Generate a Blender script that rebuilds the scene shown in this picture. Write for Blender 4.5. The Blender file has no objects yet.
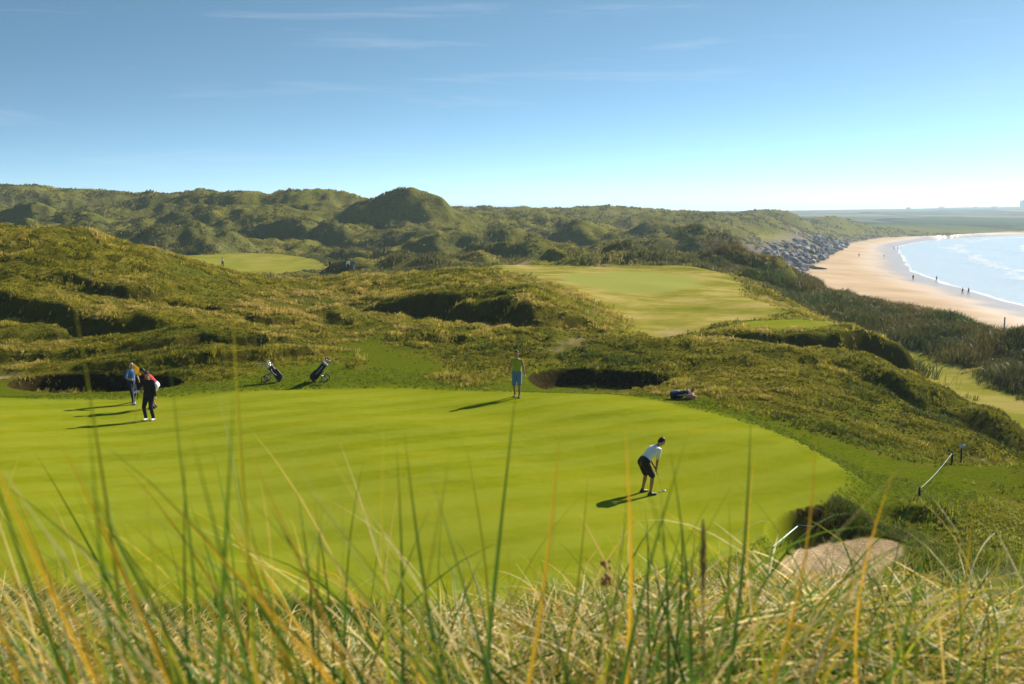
import bpy, math, random
import numpy as np
from mathutils import Vector, Matrix
random.seed(7); rng = np.random.default_rng(11)
sc = bpy.context.scene
C = sc.collection
PI = math.pi
# ------------------------------------------------------------------ camera
FPX = 1000.0; CAMZ = 22.0; TH = math.atan(130/FPX)
cd = bpy.data.cameras.new('camera'); cam = bpy.data.objects.new('camera', cd); C.objects.link(cam); sc.camera = cam
cam.location = (0, 0, CAMZ); cam.rotation_euler = (PI/2-TH, 0, 0)
cd.sensor_width = 36; cd.lens = 36*FPX/1024; cd.clip_start = 0.05; cd.clip_end = 20000
cd.dof.use_dof = True; cd.dof.focus_distance = 33; cd.dof.aperture_fstop = 4.5
def ray(px, py):
    a = (px-512)/FPX; b = (342-py)/FPX
    return np.array([a, math.cos(TH)+b*math.sin(TH), -math.sin(TH)+b*math.cos(TH)])
def P(px, py, d):
    r = ray(px, py); return np.array([0, 0, CAMZ])+r*(d/r[1])
def PZ(px, py, z):
    r = ray(px, py); return np.array([0, 0, CAMZ])+r*((z-CAMZ)/r[2])
# ------------------------------------------------------------------ light
SUN_AZ = math.radians(49); SUN_EL = math.radians(31)
sd = Vector((math.sin(SUN_AZ)*math.cos(SUN_EL), math.cos(SUN_AZ)*math.cos(SUN_EL), math.sin(SUN_EL)))
sl = bpy.data.lights.new('sun', 'SUN'); sl.energy = 5.0; sl.angle = math.radians(0.5); sl.color = (1, .90, .76)
so = bpy.data.objects.new('sun', sl); C.objects.link(so); so.rotation_euler = sd.to_track_quat('Z', 'Y').to_euler()
w = bpy.data.worlds.new('World'); sc.world = w; w.use_nodes = True
nt = w.node_tree; nt.nodes.clear()
def N(nt, t, **k):
    n = nt.nodes.new(t)
    for a, v in k.items(): setattr(n, a, v)
    return n
sky = N(nt, 'ShaderNodeTexSky', sky_type='NISHITA', sun_disc=False, sun_elevation=SUN_EL, sun_rotation=SUN_AZ,
        altitude=0, air_density=1.0, dust_density=0.1, ozone_density=2.0)
gam = N(nt, 'ShaderNodeGamma'); gam.inputs[1].default_value = 1.30
bg = N(nt, 'ShaderNodeBackground'); bg.inputs[1].default_value = 0.060
wo = N(nt, 'ShaderNodeOutputWorld')
stc = N(nt, 'ShaderNodeTexCoord'); smp = N(nt, 'ShaderNodeMapping'); smp.inputs['Scale'].default_value = (1, 1, 3.9); smp.inputs['Location'].default_value = (0, 0, .05)
snm = N(nt, 'ShaderNodeVectorMath', operation='NORMALIZE'); nt.links.new(stc.outputs['Generated'], smp.inputs[0]); nt.links.new(smp.outputs[0], snm.inputs[0]); nt.links.new(snm.outputs[0], sky.inputs[0])
hs = N(nt, 'ShaderNodeHueSaturation'); hs.inputs['Saturation'].default_value = .90; hs.inputs['Hue'].default_value = .473; nt.links.new(sky.outputs[0], hs.inputs['Color']); nt.links.new(hs.outputs[0], gam.inputs[0])
# thin high cirrus
tc = N(nt, 'ShaderNodeTexCoord'); mp = N(nt, 'ShaderNodeMapping'); mp.inputs['Scale'].default_value = (2.2, 2.2, 26); mp.inputs['Rotation'].default_value = (0.02, -0.09, 0)
no = N(nt, 'ShaderNodeTexNoise'); no.inputs['Scale'].default_value = 1.7; no.inputs['Detail'].default_value = 7; no.inputs['Roughness'].default_value = .62; no.inputs['Distortion'].default_value = .5
cr = N(nt, 'ShaderNodeMapRange'); cr.inputs[1].default_value = .57; cr.inputs[2].default_value = .85; cr.inputs[4].default_value = .25
mx = N(nt, 'ShaderNodeMix', data_type='RGBA'); mx.inputs[7].default_value = (9.0, 9.2, 9.6, 1)
nt.links.new(tc.outputs['Generated'], mp.inputs[0]); nt.links.new(mp.outputs[0], no.inputs[0]); nt.links.new(no.outputs[0], cr.inputs[0])
nt.links.new(cr.outputs[0], mx.inputs[0]); nt.links.new(gam.outputs[0], mx.inputs[6]); nt.links.new(mx.outputs[2], bg.inputs[0]); nt.links.new(bg.outputs[0], wo.inputs[0])
sc.view_settings.view_transform = 'Standard'; sc.view_settings.look = 'None'; sc.view_settings.exposure = 0.86; sc.view_settings.gamma = 1

# ------------------------------------------------------------------ tagging helpers
def tag(o, label=None, cat=None, group=None, kind=None):
    if label: o['label'] = label
    if cat: o['category'] = cat
    if group: o['group'] = group
    if kind: o['kind'] = kind
    return o
def mesh_np(name, V, F, mat, attrs=None, smooth=True, kind=None):
    """V (n,3), F (m,k) with k 3 or 4"""
    me = bpy.data.meshes.new(name); n, m, k = len(V), len(F), F.shape[1]
    me.vertices.add(n); me.vertices.foreach_set('co', V.astype(np.float32).ravel())
    me.loops.add(m*k); me.loops.foreach_set('vertex_index', F.astype(np.int32).ravel())
    me.polygons.add(m); me.polygons.foreach_set('loop_start', np.arange(0, m*k, k, dtype=np.int32))
    try: me.polygons.foreach_set('loop_total', np.full(m, k, dtype=np.int32))
    except Exception: pass
    me.polygons.foreach_set('use_smooth', np.full(m, smooth))
    for a, arr in (attrs or {}).items():
        if arr.ndim == 1:
            at = me.attributes.new(a, 'FLOAT', 'POINT'); at.data.foreach_set('value', arr.astype(np.float32))
        else:
            at = me.attributes.new(a, 'FLOAT_VECTOR', 'POINT'); at.data.foreach_set('vector', arr.astype(np.float32).ravel())
    me.update(calc_edges=True); me.validate()
    me.materials.append(mat)
    o = bpy.data.objects.new(name, me); C.objects.link(o)
    if kind: o['kind'] = kind
    return o
# ------------------------------------------------------------------ noise
_perm = np.random.default_rng(3).permutation(512)
_ang = np.random.default_rng(4).random(512)*2*PI
def perlin(x, y, seed=0):
    xi = np.floor(x).astype(np.int64); yi = np.floor(y).astype(np.int64); xf = x-xi; yf = y-yi
    u = xf*xf*xf*(xf*(xf*6-15)+10); v = yf*yf*yf*(yf*(yf*6-15)+10)
    def g(ix, iy, fx, fy):
        h = _perm[(_perm[(ix+seed*37) & 511]+iy) & 511]; a = _ang[h]
        return np.cos(a)*fx+np.sin(a)*fy
    a = g(xi, yi, xf, yf); b = g(xi+1, yi, xf-1, yf); c = g(xi, yi+1, xf, yf-1); d = g(xi+1, yi+1, xf-1, yf-1)
    return ((a+(b-a)*u)+((c+(d-c)*u)-(a+(b-a)*u))*v)*1.4
def sst(a, b, x):
    t = np.clip((x-a)/(b-a), 0, 1); return t*t*(3-2*t)
# ------------------------------------------------------------------ terrain definition
AP = 12.0
def uv(X, Y): return X/(Y+AP), np.log(Y+AP)
base_pts = []   # (px, d, z)
def bp(d, *pz):
    for px, z in pz: base_pts.append(((px-512)/FPX*d, d, z))
for d in (3, 8, 14, 20, 26, 34): bp(d, (-400, 14.7), (0, 14.7), (300, 14.7), (600, 14.7))
bp(3, (1300, 15)); bp(10, (900, 14.2), (1400, 14.6)); bp(20, (720, 14.4), (800, 13.6), (1000, 13.8), (1300, 14))
bp(26, (780, 14.5), (830, 13.9), (900, 13.8), (1000, 13.8), (1200, 13.3)); bp(23, (740, 14.6), (780, 13.9), (850, 13.4), (920, 13.4), (1000, 13.8)); bp(33, (700, 14.7), (800, 14.5), (900, 13.9), (960, 13.4), (1100, 12.5))
bp(40, (-300, 14.6), (0, 14.6), (200, 14.7), (400, 14.7), (600, 14.7), (720, 14.9), (820, 14.8), (920, 13.6), (1000, 12.4), (1150, 11.2))
bp(48, (-300, 15), (0, 14.9), (200, 15.1), (350, 15.1), (500, 15.0), (640, 15.0), (760, 15.0), (880, 14.2), (980, 11.8), (1060, 11), (1200, 10.8))
bp(60, (-300, 15.5), (0, 15.3), (300, 15.2), (430, 14.9), (560, 15), (700, 15.1), (800, 15.1), (880, 13), (930, 11.2), (1024, 10.8), (1150, 11))
bp(61.5, (370, 14.5), (430, 14.1), (480, 14.4)); bp(77, (0, 15), (300, 15.2), (430, 15.2), (560, 15.0), (740, 15), (830, 13.3), (890, 11.3), (1000, 11))
bp(100, (-300, 14), (0, 14), (220, 14), (340, 14.6), (450, 14.6), (560, 15), (740, 14.8), (800, 12.6), (900, 11.5))
bp(140, (-300, 13), (0, 13), (200, 12.6), (340, 12.8), (450, 13.4), (560, 15), (700, 14.9), (760, 12.6), (850, 11))
bp(190, (-300, 13), (0, 12.6), (223, 11.0), (340, 10.6), (450, 12), (560, 13.5), (700, 13.0), (760, 12), (850, 10))
bp(215, (150, 11), (223, 10.6), (340, 9.6), (420, 11)); bp(300, (-300, 12), (0, 12), (300, 12), (500, 12), (650, 12), (760, 11), (900, 8))
bp(500, (-400, 12), (0, 12), (400, 12), (650, 12), (780, 10), (1000, 5)); bp(800, (-400, 12), (0, 12), (500, 12), (800, 10), (950, 5), (1200, 4))
bp(1150, (-400, 13), (300, 13), (700, 12), (850, 9), (1000, 6), (1300, 6)); bp(1900, (-400, 18), (300, 18), (700, 17), (900, 17), (1024, 18), (1300, 20))
bp(2800, (-400, 28), (300, 24), (700, 22), (850, 24), (1024, 28), (1300, 32)); bp(4000, (-400, 40), (300, 32), (700, 24), (800, 26), (850, 31), (950, 38), (1024, 41), (1300, 50))
bp(6000, (-400, 40), (700, 20), (1300, 40))
BP = np.array(base_pts); bu, bv = uv(BP[:, 0], BP[:, 1]); bw = BP[:, 2]
def phi(r2): return np.sqrt(r2+0.035**2)
A = np.zeros((len(BP)+3,)*2); n = len(BP)
A[:n, :n] = phi((bu[:, None]-bu)**2+(bv[:, None]-bv)**2); A[:n, n] = 1; A[:n, n+1] = bu; A[:n, n+2] = bv; A[n:, :n] = A[:n, n:].T
COEF = np.linalg.solve(A, np.concatenate([bw, [0, 0, 0]]))
def base_z(X, Y):
    u, v = uv(X, Y); r = np.zeros(len(X))
    for i in range(n): r += COEF[i]*phi((u-bu[i])**2+(v-bv[i])**2)
    return r+COEF[n]+COEF[n+1]*u+COEF[n+2]*v
# ridge crests: (list of (px, py, d)), width front, width back, exponent
R = []
def rid(pts, wf, wb, p=2.0): R.append((np.array([P(*q) for q in pts]), wf, wb, p))
# far skyline left
rid([(-260, 190, 420), (-60, 185, 420), (30, 186, 415), (70, 188.5, 410), (110, 191, 405), (140, 193.5, 400), (168, 196, 400)], 36, 80)
rid([(150, 201, 350), (172, 192, 348), (190, 189, 346), (212, 193, 342), (250, 192, 340), (295, 190, 335), (330, 193, 330), (355, 200, 330)], 30, 50)
rid([(-200, 214, 300), (-40, 209, 295), (40, 205, 290), (90, 212, 290), (130, 220, 290)], 17, 30)
rid([(150, 220, 300), (185, 208, 298), (230, 204, 295), (290, 206, 292), (325, 214, 290)], 15, 25)
rid([(20, 226, 262), (70, 220, 262), (110, 226, 262)], 10, 14)
rid([(355, 204, 300), (372, 196.5, 297), (390, 191, 295), (405, 189, 294), (423, 192, 294), (442, 201, 296), (465, 212, 298), (490, 222, 300)], 17, 30, 1.7)
rid([(255, 226, 275), (300, 222, 270), (345, 224, 262), (375, 232, 258)], 10, 16)
rid([(372, 236, 248), (400, 228, 245), (430, 230, 243), (448, 238, 240)], 9, 12)
rid([(440, 240, 225), (463, 231, 225), (490, 225, 226), (510, 226, 228), (536, 234, 230), (554, 246, 232)], 9, 14)
rid([(420, 208, 520), (460, 206, 510), (510, 206, 500), (560, 208.5, 500), (610, 208.5, 500), (650, 210.5, 500), (700, 212.5, 510), (745, 214, 520)], 55, 80)
rid([(560, 238, 262), (570, 229, 260), (586, 221, 258), (603, 222, 258), (618, 230, 256), (636, 239, 255)], 9, 12, 1.7)
rid([(470, 218, 340), (520, 213, 340), (570, 218, 340)], 17, 26)
rid([(600, 221, 400), (640, 215, 395), (680, 214.5, 390), (712, 221, 380), (740, 230, 370)], 22, 34)
rid([(635, 240, 225), (665, 233, 222), (700, 230, 220), (735, 236, 218), (760, 247, 215)], 8, 12)
rid([(655, 225, 300), (700, 222, 298), (740, 228, 290)], 12, 18)
rid([(480, 240, 190), (520, 246, 185), (560, 243, 190)], 4, 8)
# scrub banks behind the far fairway
rid([(540, 259, 152), (552, 247, 151), (568, 245, 150), (590, 253, 149)], 2.2, 6, 3)
rid([(592, 258, 150), (606, 247, 149), (628, 248, 148), (642, 255, 148)], 2.2, 6, 3)
rid([(640, 257, 148), (655, 249, 147), (676, 250, 146), (690, 256, 146)], 2.2, 6, 3)
rid([(688, 254, 146), (712, 246, 145), (735, 249, 144), (752, 258, 142)], 2.4, 6, 3)
rid([(352, 262, 150), (400, 254, 150), (440, 256, 150), (460, 264, 150)], 3, 8)
rid([(235, 242, 262), (262, 238, 258), (300, 243, 250), (330, 247, 245)], 4, 8)
rid([(335, 252, 232), (370, 250, 225), (400, 253, 215)], 3.5, 8)
# far right dunes towards the bay
rid([(738, 216, 640), (752, 212.5, 640), (764, 211, 640), (778, 212, 640), (796, 218, 650), (815, 224, 660)], 30, 50)
rid([(800, 222, 760), (820, 218.5, 780), (834, 216, 790), (846, 219, 800), (862, 221, 800), (883, 227, 810), (900, 233, 820)], 30, 50)
rid([(764, 232, 430), (785, 229, 430), (805, 231, 430), (816, 238, 420)], 12, 22)
rid([(715, 229, 330), (740, 227, 330), (765, 233, 320)], 12, 18)
# small hill with dark bank at left
rid([(96, 241, 236), (118, 234, 236), (154, 226, 236), (196, 226, 238), (225, 231, 240), (250, 242, 242)], 10, 20)
rid([(60, 250, 190), (105, 244, 190), (150, 244, 192), (180, 250, 194)], 3.5, 9, 3)
# big hill at left
rid([(-330, 236, 84), (-120, 226, 76), (0, 226, 72), (60, 229, 71), (105, 242, 71), (155, 262, 71), (205, 282, 71), (255, 292, 70), (300, 298, 69), (345, 308, 67), (385, 320, 64)], 12, 14)
rid([(-150, 290, 59), (-40, 283, 58.5), (10, 290, 58), (50, 297, 57.5), (80, 306, 56.5), (112, 313, 55.5)], 1.5, 6, 3.2)
rid([(112, 320, 55), (145, 310, 55), (172, 316, 54.5), (190, 326, 54)], 1.3, 4, 3.2)
rid([(30, 268, 66), (75, 270, 65), (120, 282, 63)], 1.6, 5, 3)
rid([(190, 300, 62), (225, 303, 61), (250, 312, 60)], 1.2, 4, 3)
rid([(-100, 356, 47.5), (0, 350, 47.8), (60, 347, 48.2), (120, 343, 49), (170, 333, 50), (200, 327, 51), (235, 330, 51), (270, 336, 51)], 1.2, 5, 3)
rid([(-60, 366, 46), (20, 364, 46), (60, 365, 45.5), (100, 360, 45.5), (160, 355, 45.8), (205, 349, 46.5), (250, 351, 47), (290, 347, 48), (330, 345, 49)], 1.0, 3.5, 3.2)
rid([(-60, 384, 43), (0, 381, 43), (60, 378, 43), (120, 379, 43.2), (170, 380, 43.6), (205, 386, 44)], .6, 2.2, 3)
# centre plateau and its dark bank
rid([(230, 290, 84), (290, 284, 84), (340, 277, 84), (400, 272, 82), (450, 270, 80), (490, 274, 77), (525, 283, 72), (570, 297, 67), (612, 311, 64), (638, 324, 61)], 9, 12)
rid([(352, 318, 65.5), (368, 305, 66), (400, 294, 66.5), (431, 290, 66.5), (470, 291, 66.5), (492, 288, 66)], 1.7, 8, 3.4)
rid([(484, 300, 63.5), (510, 292, 63), (530, 299, 61.5), (552, 304, 61)], 1.5, 5, 2.6)
rid([(556, 312, 60.5), (576, 303, 60.5), (605, 312, 60), (632, 323, 59)], 1.6, 5, 2.6)
rid([(300, 312, 63), (330, 306, 63), (355, 314, 62)], 1.6, 5, 2.6)
rid([(345, 338, 54), (380, 333, 53), (420, 331, 52), (465, 334, 52), (505, 341, 51.5), (545, 352, 50)], 1.5, 2.6, 2.4)
rid([(362, 385, 43.6), (400, 377, 44.2), (440, 371, 44.6), (480, 369, 44.8), (530, 371, 44.8), (580, 372, 44.6), (630, 376, 44.4), (668, 383, 44), (700, 384, 44)], .6, 3, 3.2)
rid([(598, 346, 50), (640, 339, 51), (680, 340, 51)], 1.4, 4, 2.6)
# right of the fairway
rid([(672, 334, 55.5), (698, 323, 56), (735, 327, 55), (780, 331, 54), (830, 331, 54), (856, 326, 55), (885, 338, 55)], .9, 3.6, 3.2)
rid([(640, 366, 48), (680, 354, 48.5), (715, 346, 48.5), (760, 347, 48), (800, 351, 47.5), (845, 360, 46.5), (880, 370, 45), (912, 386, 44), (940, 406, 43)], 1.1, 4, 2.8)
rid([(700, 362, 45.5), (740, 358, 45.5), (780, 366, 45), (810, 374, 44.5)], .8, 3, 2.8)
rid([(690, 400, 40), (760, 398, 41), (820, 400, 40.5), (880, 412, 39.5), (930, 424, 38.5)], 2.2, 3)
# lip over the near bunker
rid([(845, 518, 26.6), (870, 507, 26.6), (905, 504, 26.4), (945, 508, 26.2), (975, 520, 26)], .4, 1.8, 3.2)
rid([(925, 500, 27.5), (950, 478, 30), (1000, 470, 31), (1100, 466, 31)], 1.6, 2)
# coastal bank
rid([(1240, 372, 60), (1024, 340, 72), (975, 331, 78), (940, 323, 84), (900, 314, 92), (862, 309, 100), (830, 301, 108), (800, 291, 124), (770, 276, 158), (745, 264, 210)][::-1], 4.5, 6)
rid([(735, 264, 165), (760, 283, 130), (800, 306, 100), (850, 326, 86)], 2.2, 4, 2.6)
rid([(900, 336, 82), (950, 350, 74), (1000, 364, 67), (1060, 380, 60)], 2.2, 4, 2.6)
# coast
TOE = np.array([(52, -60), (52, 40), (54, 75), (56, 125), (63, 200), (76, 263), (100, 340), (112, 372), (164, 505), (218, 645), (283, 770), (355, 835), (500, 1010), (800, 1090), (6000, 1500)], float)
WAT = np.array([(92, -60), (95, 60), (104, 150), (121, 236), (133, 305), (151, 380), (199, 512), (240, 629), (279, 705), (362, 846), (500, 970), (800, 1050), (6000, 1440)], float)
def sdline(X, Y, L):
    best = np.full(len(X), 1e18); sg = np.ones(len(X))
    for a, b in zip(L[:-1], L[1:]):
        t = b-a; l2 = t@t; s = np.clip(((X-a[0])*t[0]+(Y-a[1])*t[1])/l2, 0, 1)
        dx = X-a[0]-s*t[0]; dy = Y-a[1]-s*t[1]; r = dx*dx+dy*dy; m = r < best
        best = np.where(m, r, best); cr_ = t[0]*(Y-a[1])-t[1]*(X-a[0]); sg = np.where(m, -np.sign(cr_), sg)
    return np.sqrt(best)*sg
def poly_sd(X, Y, poly, marg=12):
    """signed distance, positive inside"""
    out = np.full(len(X), -1e3); lo = poly.min(0)-marg; hi = poly.max(0)+marg
    k = np.where((X > lo[0]) & (X < hi[0]) & (Y > lo[1]) & (Y < hi[1]))[0]
    if len(k) == 0: return out
    x = X[k]; y = Y[k]; best = np.full(len(k), 1e18); ins = np.zeros(len(k), bool)
    for i in range(len(poly)):
        a = poly[i]; b = poly[(i+1) % len(poly)]; t = b-a; s = np.clip(((x-a[0])*t[0]+(y-a[1])*t[1])/max(t@t, 1e-9), 0, 1)
        best = np.minimum(best, (x-a[0]-s*t[0])**2+(y-a[1]-s*t[1])**2)
        c = ((a[1] > y) != (b[1] > y)); xx = (b[0]-a[0])*(y-a[1])/((b[1]-a[1]) if abs(b[1]-a[1]) > 1e-9 else 1e-9)+a[0]; ins ^= c & (x < xx)
    out[k] = np.where(ins, 1, -1)*np.sqrt(best); return out
def smooth_poly(p):
    p = np.array(p)
    for _ in range(2):
        q = np.roll(p, -1, 0); p = np.stack([p*.75+q*.25, p*.25+q*.75], 1).reshape(-1, 2)
    return p
def pp(z, *q): return smooth_poly([PZ(a, b, z)[:2] for a, b in q])
GREEN = pp(14.7, (-220, 404), (20, 400), (100, 398), (170, 396), (240, 392), (330, 388), (380, 386), (440, 389), (500, 396), (560, 400), (640, 401), (700, 412), (760, 432), (812, 454), (848, 474), (828, 490), (795, 510), (750, 534), (712, 562), (640, 590), (500, 615), (300, 625), (100, 640), (-220, 660))
FRINGE = pp(14.7, (-260, 398), (20, 396), (120, 393), (190, 386), (260, 380), (330, 376), (380, 372), (440, 384), (540, 397), (640, 397), (690, 402), (760, 420), (830, 446), (900, 458), (985, 462), (960, 474), (905, 480), (880, 505), (830, 522), (800, 540), (770, 570), (740, 610), (600, 640), (300, 660), (-260, 700))
MOWN1 = pp(15.3, (330, 372), (360, 358), (330, 350), (370, 338), (420, 352), (470, 362), (430, 366), (390, 374), (350, 384))
MOWN2 = pp(14.6, (520, 374), (560, 372), (610, 384), (640, 398), (560, 399), (500, 398), (470, 388))
MOWN3 = pp(14.6, (645, 400), (690, 398), (730, 408), (800, 424), (870, 436), (950, 440), (1040, 446), (1040, 462), (960, 472), (900, 466), (820, 456), (760, 436), (700, 416))
MOWN4 = pp(15.0, (-200, 388), (0, 374), (60, 376), (200, 382), (280, 366), (340, 358), (380, 374), (300, 384), (200, 392), (60, 398), (-200, 400))
FAIR = pp(15.0, (490, 261), (540, 263), (600, 265), (680, 266), (722, 271), (748, 281), (738, 292), (768, 302), (790, 312), (745, 320), (712, 326), (690, 333), (655, 335), (632, 330), (628, 318), (600, 305), (560, 290), (520, 276), (488, 268))
FGREEN = pp(15.0, (560, 274), (620, 270), (690, 273), (705, 282), (670, 293), (600, 292), (560, 284))
TEE = pp(15.4, (738, 321), (790, 319), (838, 321), (842, 328), (790, 330), (745, 329))
LFAIR = smooth_poly([P(*q)[:2] for q in [(168, 254, 212), (200, 252, 218), (240, 253, 222), (270, 256, 220), (322, 266, 205), (325, 275, 185), (260, 277, 160), (190, 270, 150), (150, 262, 180)]])
FARF = smooth_poly([P(*q)[:2] for q in [(750, 226, 450), (790, 224, 480), (806, 227, 500), (790, 229, 430), (760, 229, 420)]])
PATH = pp(11.0, (900, 350), (925, 352), (960, 368), (1000, 386), (1040, 404), (1150, 440), (1150, 480), (1040, 440), (990, 420), (955, 403), (925, 382), (892, 362))
BUNK = pp(13.75, (772, 560), (790, 546), (822, 541), (860, 534), (905, 538), (912, 554), (885, 574), (855, 594), (812, 596), (782, 582))
BUNK2 = pp(14.4, (524, 384), (560, 378), (620, 380), (668, 386), (664, 396), (600, 398), (545, 398))
BUNK3 = pp(14.4, (0, 392), (30, 384), (100, 383), (165, 385), (190, 391), (150, 397), (60, 399))
SPATH = pp(15.2, (545, 349), (560, 341), (590, 338), (575, 348), (560, 353))
SPATH2 = pp(15.0, (503, 262.5), (520, 260.5), (535, 261.5), (522, 264.5))
SBUNK4 = pp(14.9, (-90, 375), (0, 368), (26, 369), (20, 374), (-60, 380))
SPOT5 = pp(15.0, (664, 323), (655, 330), (672, 334), (690, 330))
def near_z(X, Y):
    px = 512+1000*X/np.maximum(Y, 1.5); r = sst(620, 1080, px); l = sst(300, -200, px)
    crest = 20.70+.04*np.sin(X*.9+.5)+.03*np.sin(X*2.1)-.05*r
    d0 = 1.9+.2*np.sin(X*1.3); s = np.maximum(Y-d0, 0)
    slope = .455-.055*r-.02*l
    return crest-slope*(np.sqrt(s*s+1.2)-np.sqrt(1.2))
def terrain(X, Y):
    b = base_z(X, Y)
    z = b.copy(); k = .18+.004*np.abs(Y)
    for pts, wf, wb, p in R:
        W = max(wf, wb); lo = pts[:, :2].min(0)-2.8*W; hi = pts[:, :2].max(0)+2.8*W
        idx = np.where((X > lo[0]) & (X < hi[0]) & (Y > lo[1]) & (Y < hi[1]))[0]
        if len(idx) == 0: continue
        x = X[idx]+.35*wf*perlin(X[idx]/(wf*2.3), Y[idx]/(wf*2.3), 5); y = Y[idx]+.35*wf*perlin(X[idx]/(wf*2.3), Y[idx]/(wf*2.3), 6)
        best = np.full(len(idx), 1e18); zc = np.zeros(len(idx)); sa = np.zeros(len(idx))
        wsum = np.zeros(len(idx)); zsum = np.zeros(len(idx))
        for a, c in zip(pts[:-1], pts[1:]):
            t = c[:2]-a[:2]; l2 = t@t; s = np.clip(((x-a[0])*t[0]+(y-a[1])*t[1])/l2, 0, 1)
            dx = x-a[0]-s*t[0]; dy = y-a[1]-s*t[1]; r2 = dx*dx+dy*dy; m = r2 < best
            zz = a[2]+s*(c[2]-a[2]); wgt = 1/(r2+.05*wf*wf)**2; wsum += wgt; zsum += wgt*zz
            best = np.where(m, r2, best); r = np.sqrt(r2+1e-9); cr_ = (t[0]*dy-t[1]*dx)/(math.sqrt(l2)*r); sa = np.where(m, cr_, sa)
        zc = zsum/wsum
        wd = wf+(wb-wf)*(.5+.5*np.clip(sa*1.3, -1, 1)); g = np.exp(-(np.sqrt(best)/wd)**p)
        cand = b[idx]*(1-g)+zc*g; zi = z[idx]; kk = k[idx]
        h = np.clip(.5+.5*(cand-zi)/kk, 0, 1); sm = zi+(cand-zi)*h+kk*h*(1-h)*g
        z[idx] = np.where(zc > b[idx]-.3, np.maximum(sm, zi*0+sm), zi)
    M = {}
    M['green'] = poly_sd(X, Y, GREEN); M['fringe'] = poly_sd(X, Y, FRINGE)
    M['mown'] = np.maximum.reduce([poly_sd(X, Y, MOWN1), poly_sd(X, Y, MOWN2), poly_sd(X, Y, MOWN3), poly_sd(X, Y, MOWN4)]); M['fair'] = np.maximum(poly_sd(X, Y, FAIR), poly_sd(X, Y, TEE))
    M['fgreen'] = poly_sd(X, Y, FGREEN); M['tee'] = poly_sd(X, Y, TEE)
    M['lfair'] = np.maximum(poly_sd(X, Y, LFAIR, 30), poly_sd(X, Y, FARF, 30)); M['path'] = poly_sd(X, Y, PATH)
    M['bunk'] = poly_sd(X, Y, BUNK); M['bunk2'] = poly_sd(X, Y, BUNK2); M['bunk3'] = poly_sd(X, Y, BUNK3)
    M['spath'] = np.maximum(np.maximum(poly_sd(X, Y, SPATH), poly_sd(X, Y, SPATH2)), np.maximum(poly_sd(X, Y, SBUNK4), poly_sd(X, Y, SPOT5)))
    # flatten the mown surfaces
    gz = 14.7+.13*np.sin(X*.21+1)*np.sin(Y*.21)+.07*np.sin(X*.5+Y*.33)+.05*np.sin(X*.33-Y*.62)
    fl = sst(-1.5, 0, M['green']); z = z*(1-fl)+gz*fl
    fl = sst(-7, 3, poly_sd(X, Y, FAIR)); z = z*(1-fl)+(14.9+.35*np.sin(X*.13+1)*np.sin(Y*.08)+.25*perlin(X/9, Y/14, 70)+.05*np.sin(X*.6+Y*.2))*fl
    fl = sst(-14, 2, M['lfair'])*sst(300, 270, Y); z = z*(1-fl)+(11.2+(Y-168)*.036+.25*np.sin(X*.11)*np.sin(Y*.09))*fl
    fl = sst(-.8, .1, M['tee']); z = z*(1-fl)+15.4*fl
    fl = sst(-6, 4, M['path']); z = z*(1-fl)+11.0*fl
    # hummocks
    nn = -np.maximum.reduce([M['green'], M['fair'], M['lfair']*.4, M['path']*.7, M['mown']]); rough = sst(.2, 3.0, nn)
    semi = 1-.8*sst(-.5, .5, M['fringe'])
    f = sst(90, 160, Y); ff = sst(300, 500, Y); n1 = perlin(X/3.1, Y/3.1, 1); n2 = perlin(X/1.3, Y/1.3, 2); n3 = perlin(X/12, Y/12, 3); n4 = perlin(X/6, Y/6, 4); n5 = perlin(X/.62, Y/.62, 8)
    amp = (.17*n1+.13*n2*(1-f)+.06*n5*(1-f)+.08*np.abs(n1))*sst(36, 50, Y)*(.6+.8*sst(-.3, .5, n3))+.45*n4*sst(48, 80, Y)-.15*sst(48, 80, Y)
    z2 = z+rough*semi*(amp*(1-.3*f)+f*(1.8*n3+.7*n4+.5*n1)*(1-.5*ff)+ff*2.0*perlin(X/60, Y/60, 9))*(1-.85*sst(950, 1300, Y))
    z2 += (.05*n1+.035*n2+.02*n5)*rough*sst(15, 28, Y)*(1-sst(30, 46, Y))
    z2 += sst(1300, 2200, Y)*4*perlin(X/420, Y/420, 12)
    # bunkers
    bm = sst(-.28, .12, M['bunk']); z2 = z2*(1-bm)+(13.60+.10*(1-sst(0, 1.5, M['bunk']))+.05*perlin(X/.8, Y/.8, 80)+.02*perlin(X/.25, Y/.25, 81))*bm; z2 -= .72*sst(-.15, .5, M['bunk2']); z2 -= .75*sst(-.15, .6, M['bunk3']); z2 -= .12*sst(0, .6, poly_sd(X, Y, SBUNK4))
    # the dune the camera stands on
    nz = near_z(X, Y)+(.05*n2+.03*n5+.05*n1)*sst(16, 8, Y)
    kk = .45; h = np.clip(.5+.5*(nz-z2)/kk, 0, 1); z3 = z2+(nz-z2)*h+kk*h*(1-h)*(1-sst(-.3, 1, M['bunk']))
    M['near'] = h
    # coast
    st = sdline(X, Y, TOE)+2.5*perlin(X/17, Y/17, 20); sw = sdline(X, Y, WAT)+1.2*perlin(X/23, Y/23, 21)
    t = np.clip(st/(np.abs(st)+np.abs(sw)+1e-6), 0, 1); beach = np.where(sw > 0, np.maximum(-.028*sw, -3), 2.6*(1-t)+.12*perlin(X/9, Y/9, 23)*sst(0, .3, t)*sst(1, .6, t))
    Wc = 17+sst(150, 400, Y)*22+sst(800, 1000, Y)*60
    q = sst(0, 1, -st/Wc); q = q**.8
    zf = np.where(st > 0, beach, beach+(z3-2.6)*q)
    M['st'] = st; M['sw'] = sw; M['rough'] = rough
    return zf, M
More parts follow.
